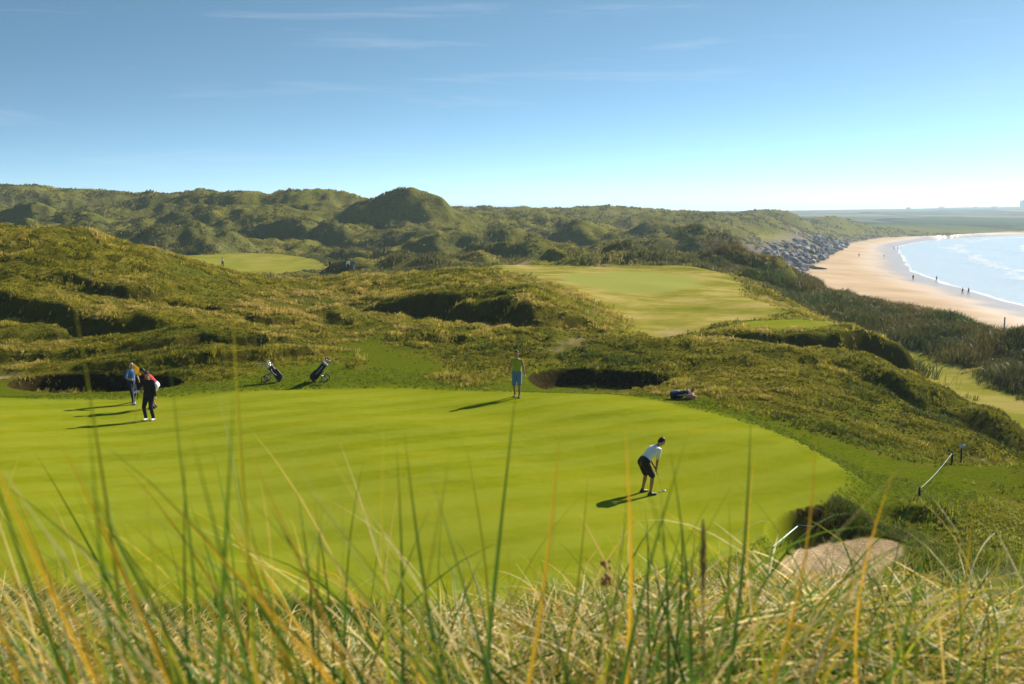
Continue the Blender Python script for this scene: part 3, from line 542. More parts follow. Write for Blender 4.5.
NOFG = False
parts = []
# matted dead straw lying on the crest of the dune
add_blades(parts, 9500, (1.5, 5.5), (-.80, .80), (.25, .55), (.75, 1.3), (.3, 1.3), (.0040, .0095), (.20, .10, .07, .28), azc=(.5, 1.4), sink=.10)
add_blades(parts, 3500, (1.6, 6), (-.75, .75), (.22, .45), (.5, 1.1), (.6, 2.0), (.0035, .0075), (.30, .12, .08, .25), sink=.06)
if not NOFG: join('matted_straw_grass', parts)
parts = []
add_blades(parts, 11000, (3, 13), (-.72, .72), (.16, .38), (.05, .7), (.2, 1.4), (.003, .006), (.62, .16, .08, .09), clump=700)
add_blades(parts, 2600, (1.8, 5.0), (-.70, .70), (.24, .46), (.1, .7), (.2, 1.1), (.0035, .0065), (.52, .22, .12, .08), clump=200)
add_blades(parts, 240, (1.1, 2.6), (-.65, .0), (.60, .95), (.1, .75), (.3, 1.3), (.0055, .0085), (.42, .24, .16, .12), azc=(2.9, .7))
add_blades(parts, 120, (1.1, 2.8), (.0, .65), (.45, .75), (.1, .7), (.3, 1.3), (.005, .008), (.44, .26, .16, .10), azc=(.2, .9))
add_blades(parts, 190, (1.2, 3.0), (-.65, .65), (.5, .82), (.2, .9), (.5, 1.6), (.004, .0075), (.36, .24, .18, .12))
add_blades(parts, 90, (.9, 1.7), (-.60, -.1), (.75, 1.15), (.1, .6), (.4, 1.3), (.006, .009), (.42, .26, .18, .10), azc=(2.8, .8))
if not NOFG: join('marram_grass', parts)
# the long single blades that cross the view: (tip px, py), (foot px, py), distance, bend sideways px, colour
hero = [((80, 258), (108, 640), 1.35, 12, 'gy'), ((8, 390), (165, 700), 1.2, -18, 'g'), ((0, 425), (250, 720), 1.15, -30, 'o'), ((212, 560), (205, 360), 1.5, 0, 'g'),
        ((268, 300), (272, 700), 1.5, -4, 'gy'), ((118, 405), (235, 700), 1.3, -20, 'y'), ((0, 548), (330, 640), 1.3, -40, 'g'), ((238, 395), (205, 700), 1.35, 0, 'g'), ((90, 400), (160, 700), 1.15, -14, 'g'),
        ((275, 465), (372, 700), 1.5, -16, 'y'), ((352, 440), (380, 700), 1.7, 8, 'g'), ((372, 430), (405, 700), 1.8, -6, 'y'), ((447, 430), (478, 700), 1.6, -8, 'g'), ((524, 425), (482, 690), 1.5, 12, 'o'),
        ((478, 380), (474, 690), 1.7, 0, 'g'), ((520, 505), (505, 700), 1.7, 4, 'y'), ((415, 455), (465, 700), 1.9, -10, 'g'), ((605, 470), (600, 700), 1.8, 0, 'g'), ((628, 430), (602, 700), 1.7, 10, 'o'),
        ((664, 490), (662, 700), 1.9, 4, 'g'), ((735, 470), (650, 700), 1.8, 24, 'y'), ((790, 420), (690, 640), 1.5, 34, 'o'), ((745, 400), (700, 690), 1.7, 10, 'g'), ((820, 450), (735, 700), 1.6, 26, 'y'),
        ((1050, 484), (770, 660), 1.6, -34, 'y'), ((1050, 560), (800, 650), 1.7, -30, 'g'), ((890, 500), (850, 700), 1.9, 10, 'g'), ((905, 520), (915, 700), 2.0, -6, 'y'), ((985, 540), (930, 700), 2.0, 12, 'g'),
        ((560, 470), (545, 700), 2.0, 6, 'y'), ((330, 475), (300, 700), 1.9, 8, 'g'), ((180, 450), (215, 700), 1.4, -12, 'g'), ((-20, 470), (60, 720), 1.1, -16, 'o'), ((30, 500), (190, 720), 1.15, -20, 'y'), ((500, 440), (470, 700), 1.9, 10, 'y'),
        ((440, 610), (620, 680), 1.9, -26, 's'), ((250, 620), (420, 700), 1.6, -30, 's'), ((60, 470), (330, 690), 1.3, -34, 's'), ((1040, 640), (820, 700), 1.9, -26, 'o'), ((680, 505), (700, 700), 2.1, -4, 'g'), ((640, 520), (610, 700), 2.1, 6, 'g')]
hr = random.Random(21)
for k in range(84):
    lf = k % 3 != 2; fx = hr.uniform(40, 560) if lf else hr.uniform(620, 980); dx = hr.uniform(-260, -20) if lf else hr.uniform(-60, 240)
    hero.append(((fx+dx, hr.uniform(430, 590)), (fx, hr.uniform(670, 720)), hr.uniform(1.05, 1.8), (-1 if dx < 0 else 1)*hr.uniform(4, 30)*-1, hr.choice('gggyyooss')))
cm = {'g': (DKG*1.4, GREENB*1.1), 'gy': (GREENB, YELB*.8), 'y': (GREENB*1.3, YELB), 'o': (YELB*.8, ORB), 's': (STRAW, PALE*.9)}
V = []; F = []; Cc = []; o = 0
for tp, ft, d, bend, cc in hero:
    if tp[1] > ft[1]: tp, ft = ft, tp
    a = P(*tp, d*(.92+.2*random.random())); bb = P(*ft, d); zz = H(bb[0], bb[1]); dirv = bb-a
    if bb[2] > zz: bb = bb+(dirv/dirv[2])*(zz-bb[2])*.5; bb[2] = zz; 
    s = np.linspace(0, 1, 17); off = (np.sin(s*PI*.9)*bend*2.2+30*math.sin(tp[0]*.7)*s**2*(1-.35*s)*2.2)/1000*d
    pts = bb[None]*(1-s[:, None])+a[None]*s[:, None]; pts[:, 0] += off; pts[:, 2] += abs(bend)/1000*d*.35*np.sin(s*PI)
    wdt = .0095*(.8+.5*random.random()); prof = np.clip(1.03-s**2.4, .03, 1); ang = random.random()*1.4-.7
    for i in range(17):
        sv = np.array([math.cos(ang+s[i]*.8), math.sin(ang+s[i]*.8)*.7, 0]); wq = wdt*prof[i]*.5
        V += [pts[i]-sv*wq, pts[i]+np.array([sv[1], -sv[0], 0])*wq*.5, pts[i]+sv*wq]; c0, c1 = cm[cc]; Cc += [c0*(1-s[i])+c1*s[i]]*3
        if i: q = o+3*i; F += [[q-3, q-2, q+1, q], [q-2, q-1, q+2, q+1]]
    o += 51
if not NOFG: mesh_np("long_marram_blades", np.array(V), np.array(F), GMN, {'gcol': np.array(Cc)}, True, 'stuff')
# ------------------------------------------------------------------ simple materials
def sm_mat(name, c, rough=.7, metal=0, spec=.3, var=.25, scale=30):
    m, t, b = mat(name); tcn = N(t, 'ShaderNodeTexCoord'); nn = noise(t, tcn.outputs['Object'], scale, 4, .6)
    t.links.new(mix(t, rng_(t, nn, .3, .7), tuple(x*(1-var) for x in c), tuple(min(1, x*(1+var)) for x in c)), b.inputs['Base Color'])
    b.inputs['Roughness'].default_value = rough; b.inputs['Metallic'].default_value = metal; b.inputs['Specular IOR Level'].default_value = spec; return m
MT = dict(skin=sm_mat('skin', (.42, .24, .16), .55, var=.08), tan=sm_mat('tanned_skin', (.36, .19, .11), .55, var=.08), white=sm_mat('white_cloth', (.78, .80, .82), .85, var=.05, scale=8), black=sm_mat('black_cloth', (.013, .013, .016), .85),
    navy=sm_mat('navy_cloth', (.018, .022, .05), .85), blue=sm_mat('blue_cloth', (.05, .16, .42), .85), lime=sm_mat('lime_cloth', (.24, .34, .02), .85, var=.1), maroon=sm_mat('maroon_cloth', (.22, .02, .05), .8), ltblue=sm_mat('light_blue_cloth', (.10, .20, .30), .85),
    red=sm_mat('red_cloth', (.42, .035, .04), .85), blonde=sm_mat('blonde_hair', (.55, .42, .22), .7), hair=sm_mat('dark_hair', (.025, .016, .010), .6), shoe=sm_mat('white_leather', (.7, .7, .7), .5), bshoe=sm_mat('black_leather', (.02, .02, .02), .4), sole=sm_mat('rubber', (.03, .03, .03), .8),
    steel=sm_mat('steel', (.6, .6, .62), .25, 1, var=.05), grip=sm_mat('grip_rubber', (.02, .02, .02), .7), eye=sm_mat('eye', (.03, .02, .015), .2), yellow=sm_mat('yellow_flag_cloth', (.85, .62, .02), .8, var=.06), wood=sm_mat('weathered_wood', (.07, .055, .04), .9), dkwood=sm_mat('dark_post_paint', (.015, .02, .016), .7),
    rope=sm_mat('rope_fibre', (.5, .58, .50), .8), plate=sm_mat('pale_grey_plate', (.5, .55, .58), .5), teal=sm_mat('pale_green_handle_paint', (.45, .75, .66), .4, var=.06), dkgreen=sm_mat('dark_green_plastic', (.01, .045, .03), .4), bagblk=sm_mat('black_bag_nylon', (.016, .017, .022), .55),
    bagblue=sm_mat('blue_bag_nylon', (.10, .20, .50), .55), pink=sm_mat('pink_cloth', (.55, .25, .28), .7), grey=sm_mat('grey_cloth', (.28, .29, .31), .8), rock=sm_mat('grey_boulder_stone', (.15, .155, .165), .9, var=.6, scale=1.2), rock2=sm_mat('pale_boulder_stone', (.30, .29, .28), .9, var=.5, scale=1.2),
    wall=sm_mat('rendered_house_wall', (.34, .34, .33), .8, var=.05), slate=sm_mat('slate_roof', (.06, .065, .08), .6), glass=sm_mat('window_glass', (.03, .04, .05), .15), conc=sm_mat('concrete_block_wall', (.32, .34, .38), .8, var=.06), seed=sm_mat('seed_head', (.36, .21, .09), .9, var=.4, scale=200), hat=sm_mat('cap_cloth', (.05, .04, .04), .8))
_t = MT['yellow'].node_tree; _b = _t.nodes['Principled BSDF']; _tr = N(_t, 'ShaderNodeBsdfTranslucent'); _tr.inputs[0].default_value = (.9, .62, .02, 1); _ms = N(_t, 'ShaderNodeMixShader'); _ms.inputs[0].default_value = .5
_t.links.new(_b.outputs[0], _ms.inputs[1]); _t.links.new(_tr.outputs[0], _ms.inputs[2]); _t.links.new(_ms.outputs[0], _t.nodes['Material Output'].inputs[0])
# ------------------------------------------------------------------ mesh builder
class MB:
    def __init__(s): s.v = []; s.f = []
    def ring_loft(s, rings, cap=True):
        o = len(s.v); n_ = len(rings[0])
        for r in rings: s.v += [tuple(p) for p in r]
        for i in range(len(rings)-1):
            for j in range(n_): a = o+i*n_+j; b_ = o+i*n_+(j+1) % n_; s.f.append((a, b_, b_+n_, a+n_))
        if cap: s.f.append(tuple(o+j for j in range(n_))[::-1]); s.f.append(tuple(o+(len(rings)-1)*n_+j for j in range(n_)))
    def tube(s, pts, rad, n_=10, round_=True, flat=1.0, side=None):
        pts = [Vector(p) for p in pts]; rad = list(rad)
        if round_:
            d0 = (pts[0]-pts[1]).normalized(); d1 = (pts[-1]-pts[-2]).normalized()
            pre = [(pts[0]+d0*rad[0]*k, rad[0]*q) for k, q in ((.95, .25), (.7, .7))]; post = [(pts[-1]+d1*rad[-1]*k, rad[-1]*q) for k, q in ((.7, .7), (.95, .25))]
            pts = [p for p, _ in pre]+pts+[p for p, _ in post]; rad = [q for _, q in pre]+rad+[q for _, q in post]
        rings = []; ref = Vector(side) if side is not None else None
        for i, p in enumerate(pts):
            d = (pts[min(i+1, len(pts)-1)]-pts[max(i-1, 0)]).normalized()
            if ref is None: ref = d.orthogonal()
            x = (ref-d*ref.dot(d)).normalized(); ref = x; y = d.cross(x)
            rings.append([p+(x*math.cos(2*PI*j/n_)+y*math.sin(2*PI*j/n_)*flat)*rad[i] for j in range(n_)])
        s.ring_loft(rings); return s
    def ell(s, c, r, rot=None, n_=14, m=9):
        c = Vector(c); R_ = rot or Matrix.Identity(3); rings = []
        for i in range(m):
            a = PI*(i+.5)/m; rings.append([c+R_ @ Vector((r[0]*math.sin(a)*math.cos(2*PI*j/n_), r[1]*math.sin(a)*math.sin(2*PI*j/n_), -r[2]*math.cos(a))) for j in range(n_)])
        s.ring_loft(rings); return s
    def box(s, c, h, rot=None, bev=.0):
        c = Vector(c); R_ = rot or Matrix.Identity(3); b_ = bev; rr = []
        for z, k in ((-h[2], b_), (-h[2]+b_, 0), (h[2]-b_, 0), (h[2], b_)) if bev else ((-h[2], 0), (h[2], 0)):
            x, y = h[0]-k, h[1]-k; q = bev
            pts = [(x-q, -y), (x, -y+q), (x, y-q), (x-q, y), (-x+q, y), (-x, y-q), (-x, -y+q), (-x+q, -y)] if bev else [(x, -y), (x, y), (-x, y), (-x, -y)]
            rr.append([c+R_ @ Vector((a, b2, z)) for a, b2 in pts])
        s.ring_loft(rr); return s
    def build(s, name, m, parent=None, voxel=None, smooth=True, sm_it=2):
        me = bpy.data.meshes.new(name); me.from_pydata([tuple(v) for v in s.v], [], s.f); me.update()
        o = bpy.data.objects.new(name, me); C.objects.link(o)
        if voxel:
            r = o.modifiers.new('r', 'REMESH'); r.mode = 'VOXEL'; r.voxel_size = voxel; r.use_smooth_shade = True
            if sm_it: q = o.modifiers.new('s', 'SMOOTH'); q.factor = .5; q.iterations = sm_it
            dg = bpy.context.evaluated_depsgraph_get(); nm = bpy.data.meshes.new_from_object(o.evaluated_get(dg)); o.modifiers.clear(); o.data = nm; bpy.data.meshes.remove(me); me = nm; me.name = name
        me.materials.clear(); me.materials.append(m)
        me.polygons.foreach_set('use_smooth', [smooth]*len(me.polygons))
        if parent: o.parent = parent
        return o
def empty(name, loc, rz=0):
    o = bpy.data.objects.new(name, None); o.empty_display_size = .2; C.objects.link(o); o.location = loc; o.rotation_euler = (0, 0, rz); return o
def ik(a, b_, l1, l2, bend):
    a = Vector(a); b_ = Vector(b_); d = b_-a; L = min(d.length, (l1+l2)*.999); u = d.normalized(); x = (l1*l1-l2*l2+L*L)/(2*L); hh = math.sqrt(max(l1*l1-x*x, 0)); bd = Vector(bend); bd = (bd-u*bd.dot(u)).normalized(); return a+u*x+bd*hh, a+u*L
def person(loc, yaw, H_=1.78, lean=0., side=0., hipz=None, feet=None, hands=None, look_=(0, 1, 0), top='shirt', topm='white', bot='shorts', botm='black', shoem='bshoe', skin='skin', hair='hair', hat=None, res=.008, grip=False, label='', group=None, build_=1.0, hipback=0., longhair=False, elb=None):
    """local axes: x = own right, y = forward, z up.  yaw turns forward from +Y"""
    s = H_/1.78; root = empty('person', loc, yaw); tag(root, label, 'person', group); K = build_
    hz = (hipz or .93)*s; pel = Vector((0, -hipback, hz)); up = Vector((math.sin(side), math.sin(lean)*math.cos(side), math.cos(lean)*math.cos(side))); upc = (up+Vector((0, .12*lean, -.10*lean))).normalized()
    fwd = Vector((0, math.cos(lean), -math.sin(lean))); rt = Vector((1, 0, 0))
    waist = pel+up*.17*s; chest = waist+upc*.20*s; sh = chest+upc*.14*s; neck = sh+upc*.06*s
    lk = Vector(look_).normalized(); hd = neck+(upc*.6+lk*.25+Vector((0, 0, .3))).normalized()*.165*s
    feet = feet or [(-.11, 0), (.11, 0)]; hands = hands or [(-.27, .03, .80), (.27, .03, .80)]
    bm = MB(); n_ = 16
    def ell_ring(c, rx, ry, ax=rt, ay=fwd): return [c+ax*rx*math.cos(2*PI*j/n_)+ay*ry*math.sin(2*PI*j/n_) for j in range(n_)]
    def torso(g, lo=0): return [ell_ring(pel-up*.10*s, .10*s*K+g, .09*s*K+g), ell_ring(pel-up*.05*s, .155*s*K+g, .115*s*K+g), ell_ring(pel+up*.03*s, .165*s*K+g, .118*s*K+g), ell_ring(waist, .142*s*K+g, .103*s*K+g), ell_ring((waist+chest)/2, .155*s*K+g, .11*s*K+g), ell_ring(chest, .175*s*K+g, .118*s*K+g), ell_ring(chest+upc*.08*s, .182*s*K+g, .105*s*K+g), ell_ring(sh, .15*s*K+g, .08*s*K+g), ell_ring(sh+upc*.035*s, .08*s+g*.6, .06*s+g*.6)][lo:]
    bm.ring_loft(torso(0)); bm.tube([sh-upc*.02, neck, hd-lk*.01], [.062*s, .055*s, .055*s])
    # head with brow, nose, chin, ears
    hq = lk.to_track_quat('Y', 'Z').to_matrix(); bm.ell(hd, (.077*s, .097*s, .118*s), hq); bm.ell(hd+hq @ Vector((0, .045, -.07))*s, (.05*s, .045*s, .045*s), hq)
    bm.tube([hd+hq @ Vector((0, .09, .02))*s, hd+hq @ Vector((0, .108, -.018))*s], [.010*s, .016*s], 6); bm.tube([hd+hq @ Vector((-.04, .088, .035))*s, hd+hq @ Vector((.04, .088, .035))*s], [.012*s]*2, 6)
    bm.tube([hd+hq @ Vector((-.022, .088, -.058))*s, hd+hq @ Vector((.022, .088, -.058))*s], [.009*s]*2, 6)
    for q in (-1, 1): bm.ell(hd+hq @ Vector((q*.078, -.005, -.01))*s, (.012*s, .02*s, .032*s), hq)
    lj = []; aj = []
    for i, q in enumerate((-1, 1)):
        hp = pel+rt*q*.088*s-up*.04*s; f = feet[i]; fz = f[2] if len(f) > 2 else 0; an = Vector((f[0], f[1], .085*s+fz)); kn, an = ik(hp, an, .435*s, .42*s, (q*.12, 1, 0)); lj.append((hp, kn, an))
        bm.tube([hp, hp.lerp(kn, .35), kn, kn.lerp(an, .3), kn.lerp(an, .75), an], [.088*s*K, .076*s*K, .056*s, .056*s, .040*s, .038*s], 12)
        bm.tube([an+Vector((0, -.05, -.05))*s, an+Vector((0, .04, -.055))*s, an+Vector((q*.01, .15, -.065))*s], [.034*s, .038*s, .028*s], 8)
        shd = sh+rt*q*.172*s*K-upc*.035*s; hn = Vector(hands[i]); el, hn = ik(shd, hn, .29*s, .255*s, (elb[i] if elb else (q*.5, -.9, -.2))); aj.append((shd, el, hn))
        bm.tube([sh+rt*q*.08*s-upc*.02*s, shd, shd.lerp(el, .4), el, el.lerp(hn, .3), hn], [.055*s, .055*s*K, .045*s*K, .038*s, .038*s, .026*s], 10)
        # hand: palm, four bent fingers, thumb
        d = (hn-el).normalized(); pn = Vector((-q, 0, 0)) if not grip else Vector((-q*.9, 0, -.3)); pn = (pn-d*pn.dot(d)).normalized(); ac = d.cross(pn)*(1 if q < 0 else -1)
        if ac.y < 0: ac = -ac
        pc = hn+d*.045*s; bm.tube([hn, pc, pc+d*.04*s], [.024*s, .036*s, .036*s], 8, flat=.5, side=ac)
        cu = .95 if grip else .35
        for k, ln in enumerate((.072, .082, .077, .060)):
            p0 = hn+d*.075*s+ac*(.030-.020*k)*s; d1 = (d*math.cos(cu)+pn*math.sin(cu)); d2 = (d*math.cos(cu*2.1)+pn*math.sin(cu*2.1)); p1 = p0+d1*ln*.5*s; bm.tube([p0-d*.02*s, p0, p1, p1+d2*ln*.5*s], [.0095*s]*3+[.0075*s], 6)
        p0 = hn+d*.025*s+ac*.028*s; p1 = p0+(d*.55+ac*.75+pn*.25).normalized()*.04*s; bm.tube([p0, p1, p1+(d*.8+pn*.5).normalized()*.03*s], [.013*s, .011*s, .009*s], 6)
    bm.build('body', MT[skin], root, res)
    if res < .012:
        for q in (-1, 1): MB().ell(hd+hq @ Vector((q*.03, .088, .012))*s, (.012*s, .008*s, .008*s), hq, 8, 6).build('eye', MT['eye'], root)
    # top
    g = .014*s; tp = MB(); tp.ring_loft(torso(g, 1))
    for i, q in enumerate((-1, 1)):
        a, e, hn = aj[i]
        if top == 'shirt': tp.tube([sh+rt*q*.08*s-upc*.02*s, a, a.lerp(e, .45), a.lerp(e, .78)], [.064*s, .068*s*K, .063*s*K, .066*s*K], 12)
        if top == 'jumper': tp.tube([sh+rt*q*.08*s-upc*.02*s, a, a.lerp(e, .5), e, e.lerp(hn, .9)], [.064*s, .069*s*K, .060*s*K, .052*s, .042*s], 12)
        if top == 'vest': tp.tube([sh+rt*q*.07*s-upc*.02*s, a-rt*q*.05*s], [.060*s, .052*s], 12)
    tp.build({'shirt': 'shirt', 'jumper': 'jumper', 'vest': 'vest'}[top], MT[topm], root, max(res, .010))
    bt = MB(); bt.ring_loft([ell_ring(pel-up*.12*s, .11*s*K, .10*s*K), ell_ring(pel-up*.05*s, .176*s*K, .136*s*K), ell_ring(pel+up*.03*s, .184*s*K, .138*s*K), ell_ring(pel+up*.09*s, .17*s*K, .13*s*K)])
    for hp, kn, an in lj:
        if bot == 'shorts': bt.tube([hp, hp.lerp(kn, .4), hp.lerp(kn, .92)], [.105*s*K, .098*s*K, .086*s*K], 12)
        else: bt.tube([hp, hp.lerp(kn, .4), kn, kn.lerp(an, .5), an+Vector((0, 0, .0))], [.103*s*K, .092*s*K, .074*s, .066*s, .060*s], 12)
    bt.build('shorts' if bot == 'shorts' else 'trousers', MT[botm], root, max(res, .010))
    for i, (hp, kn, an) in enumerate(lj):
        q = (-1, 1)[i]; sb = MB(); b0 = an+Vector((0, 0, -.085*s)); sb.tube([b0+Vector((0, -.055, .04))*s, b0+Vector((0, .0, .048))*s, b0+Vector((0, .09, .036))*s, b0+Vector((q*.01, .16, .03))*s], [.042*s, .046*s, .042*s, .034*s], 10, flat=.9, side=(1, 0, 0)); sb.tube([an+Vector((0, -.01, -.05))*s, an+Vector((0, -.01, .0))*s], [.045*s, .045*s], 10); so_ = sb.build('shoe', MT[shoem], root, max(res, .009))
        MB().box(b0+Vector((0, .05, .008))*s, (.042*s, .125*s, .008*s), None, .004).build('sole', MT['sole'], so_)
    if hat:
        hb = MB(); hb.ell(hd+hq @ Vector((0, -.012, .045))*s, (.088*s, .106*s, .085*s), hq); hb.tube([hd+hq @ Vector((0, .07, .055))*s, hd+hq @ Vector((0, .155, .04))*s], [.065*s, .05*s], 12, flat=.15, side=hq @ Vector((1, 0, 0))); hb.build('cap', MT[hat], root, max(res, .009))
    hh = MB(); hh.ell(hd+hq @ Vector((0, -.022, .022))*s, (.084*s, .095*s, .110*s), hq)
    if longhair: hh.ell(hd+hq @ Vector((0, -.05, -.04))*s, (.088*s, .075*s, .105*s), hq)
    else: hh.ell(hd+hq @ Vector((0, -.045, -.02))*s, (.074*s, .062*s, .08*s), hq)
    hh.build('hair', MT[hair], root, max(res, .009))
    root['wrists'] = 0; del root['wrists']
    Rz = Matrix.Rotation(yaw, 3, 'Z')
    return root, [Vector(loc)+Rz @ (j[2]+(j[2]-j[1]).normalized()*.06*s) for j in aj]
def yaw_to(dx, dy): return math.atan2(-dx, dy)
def putter(top, foot, label, headdir=(1, 0, 0), name='putter'):
    top = Vector(top); foot = Vector(foot); r = empty(name, foot); tag(r, label, 'golf club'); a = top-foot; hd_ = Vector(headdir).normalized()
    MB().tube([a, a*.04+Vector((0, 0, .02))], [.0075, .0055], 8).build('shaft', MT['steel'], r); MB().tube([a*1.08, a*.76], [.014, .011], 8).build('grip', MT['grip'], r)
    q = hd_.to_track_quat('X', 'Z').to_matrix(); MB().box(Vector((0, 0, .02))+hd_*.03, (.06, .02, .014), q, .005).build('club_head', MT['steel'], r); return r
# --- golfers
def gp(px, py, d0=20, d1=60): return Vector(hit(px, py, d0, d1))
p1 = gp(646.5, 494, 20, 30)
r1, w1 = person(p1, yaw_to(.86, .5), 1.80, lean=.80, hipz=.90, hipback=.10, feet=[(-.17, 0), (.17, 0)], hands=[(-.03, .27, .72), (.03, .29, .65)], look_=(0, .55, -.85), top='shirt', topm='white', botm='black', shoem='bshoe', skin='tan', hair='hair', grip=True, label='golfer in white shirt and black shorts bending over a putt on the green', res=.007)
f = Matrix.Rotation(yaw_to(.86, .5), 3, 'Z') @ Vector((.02, .52, 0)); pf = p1+f; pf.z = H(pf.x, pf.y)
putter((w1[0]+w1[1])/2, pf, 'steel putter held low by the golfer in the white shirt', Matrix.Rotation(yaw_to(.86, .5), 3, 'Z') @ Vector((0, 1, 0)))
p2 = gp(517, 397, 30, 45)
person(p2, yaw_to(-.1, -1), 1.84, lean=.06, feet=[(-.10, .10), (.09, -.10)], hands=[(-.33, .08, .84), (.33, -.02, .84)], look_=(0, .9, -.5), top='vest', topm='lime', botm='ltblue', shoem='bshoe', skin='tan', hair='hair', label='man in lime green vest and light blue shorts walking onto the green', res=.007, build_=1.03)
p3 = gp(132.5, 403, 30, 45)
r3, w3 = person(p3, yaw_to(.75, -.66), 1.60, lean=.05, feet=[(-.08, -.10), (.08, .26)], hands=[(-.26, .10, .88), (.20, .30, 1.00)], look_=(0, 1, -.2), top='shirt', topm='blue', bot='trousers', botm='navy', shoem='shoe', hair='blonde', longhair=True, label='blonde woman in blue top and navy trousers beside the yellow flag', res=.007, grip=True)
p4 = gp(150, 420, 28, 42)
r4, w4 = person(p4, yaw_to(-.15, -1), 1.82, lean=.03, feet=[(-.14, 0), (.14, .02)], hands=[(-.26, .0, .85), (.25, .28, 1.12)], look_=(.1, 1, -.25), top='jumper', topm='black', bot='trousers', botm='black', shoem='shoe', hair='hair', hat='hat', label='man in black clothes and cap, with white shoes, holding a white glove', res=.007, build_=1.08)
p5 = gp(154.2, 408, 30, 45)
r5, w5 = person(p5, yaw_to(-.96, -.25), 1.78, lean=.62, hipz=.90, hipback=.10, feet=[(-.10, .02), (.10, -.02)], hands=[(-.10, .42, .72), (.12, .45, .76)], look_=(0, .8, -.6), top='shirt', topm='red', bot='shorts', botm='white', shoem='bshoe', skin='tan', hair='hair', label='person in red shirt and white shorts stooping behind the man in black', res=.008, elb=[(-.3, -.2, -1), (.3, -.2, -1)])
# glove / card and putter of the man in black
gl = MB().tube([w4[1]-p4+Vector((.02, -.03, .02)), w4[1]-p4+Vector((-.03, -.04, .0)), w4[1]-p4+Vector((-.10, -.05, -.02))], [.05, .06, .04], 10, flat=.35).build('white_glove', MT['white'], None); gl.location = p4; tag(gl, 'white glove in the hand of the man in black', 'glove')
fb = w4[1]+Vector((-.10, -.12, 0)); fb.z = H(fb.x, fb.y); putter(w4[1]+Vector((0, 0, -.05)), fb, 'thin putter standing beside the man in black with its head on the green', (-1, 0, 0))
# flagstick
ft = P(134.3, 363.5, p3.y-.05); fbm = Vector((w3[1].x+.04, w3[1].y, 0)); fbm.z = H(fbm.x, fbm.y)+.02; fr = empty('flagstick', fbm); tag(fr, 'thin golf flagstick with a yellow flag held by the blonde woman', 'flagstick')
tv = Vector(ft)-fbm; MB().tube([(0, 0, 0), tv], [.008, .006], 8).build('pole', MT['plate'], fr)
FV = []; FF = []
for i in range(9):
    for j in range(7):
        a = i/8; bq = j/6; FV.append(tv*(1-.02-.24*bq*(1-.45*a))+Vector((.26*a*(1-.15*bq), .04*math.sin(a*6+bq*3)*a, -.20*a-.05*a*a)))
for i in range(8):
    for j in range(6): q = i*7+j; FF.append((q, q+1, q+8, q+7))
fm = MB(); fm.v = FV; fm.f = FF; fo = fm.build('flag', MT['yellow'], fr); so_m = fo.modifiers.new('thickness', 'SOLIDIFY'); so_m.thickness = .004
# far golfers
def far_person(px, py, d, label, group, top, bot, yaw, Hh=1.75, walk=.15, botk='trousers', z=None):
    v = P(px, py, d); zz = H(v[0], v[1]) if z is None else z
    return person((v[0], v[1], zz), yaw, Hh, lean=.04, feet=[(-.1, walk), (.1, -walk)], top='shirt', topm=top, bot=botk, botm=bot, res=.02, label=label, group=group)
def gd(px, py, d0, d1): return hit(px, py, d0, d1)
def fp(px, py, d0, d1, *a, **k):
    x, y, z = gd(px, py, d0, d1); return person((x, y, z), a[4] if len(a) > 4 else 0, k.get('Hh', 1.75), lean=.04, feet=[(-.1, k.get('walk', .15)), (.1, -k.get('walk', .15))], top=k.get('top', 'jumper'), topm=a[2], bot='trousers', botm=a[3], res=.02, label=a[0], group=a[1])
G1 = 'golfers on the far left fairway'; G2 = 'walkers on the beach'
fp(223, 267, 120, 230, 'lone golfer in grey on the far left fairway beyond the big dune', G1, 'grey', 'navy', 1)
fp(330, 271.5, 120, 240, 'golfer in dark clothes, leftmost of the three beyond the rough', G1, 'black', 'black', 2)
fp(348, 271.5, 120, 240, 'golfer in a white top, middle of the three beyond the rough', G1, 'white', 'black', 0)
fp(354, 271.5, 120, 240, 'golfer in a pale blue top, rightmost of the three beyond the rough', G1, 'ltblue', 'grey', 3)
fp(859, 257, 300, 620, 'walker in the middle of the beach, nearest to the boulders', G2, 'black', 'black', 0)
fp(884, 257.5, 300, 620, 'small dark walker on the dry sand short of the waterline', G2, 'red', 'black', 0, Hh=1.4)
fp(894, 249.5, 400, 700, 'left one of the two farthest walkers at the water edge', G2, 'ltblue', 'navy', 0)
fp(897.5, 249.5, 400, 700, 'right one of the two farthest walkers at the water edge', G2, 'blue', 'navy', 0)
fp(913, 280, 200, 400, 'walker in black on the sand, left of the nearest beach group', G2, 'black', 'black', 2.6)
fp(936.5, 281.5, 200, 400, 'walker in dark clothes at the edge of the shallow water', G2, 'navy', 'black', .4, Hh=1.85)
fp(962.5, 294, 200, 400, 'left one of the pair walking side by side nearest the camera on the beach', G2, 'black', 'navy', .4)
fp(968.5, 294, 200, 400, 'right one of the pair walking side by side nearest the camera on the beach', G2, 'navy', 'black', .4)
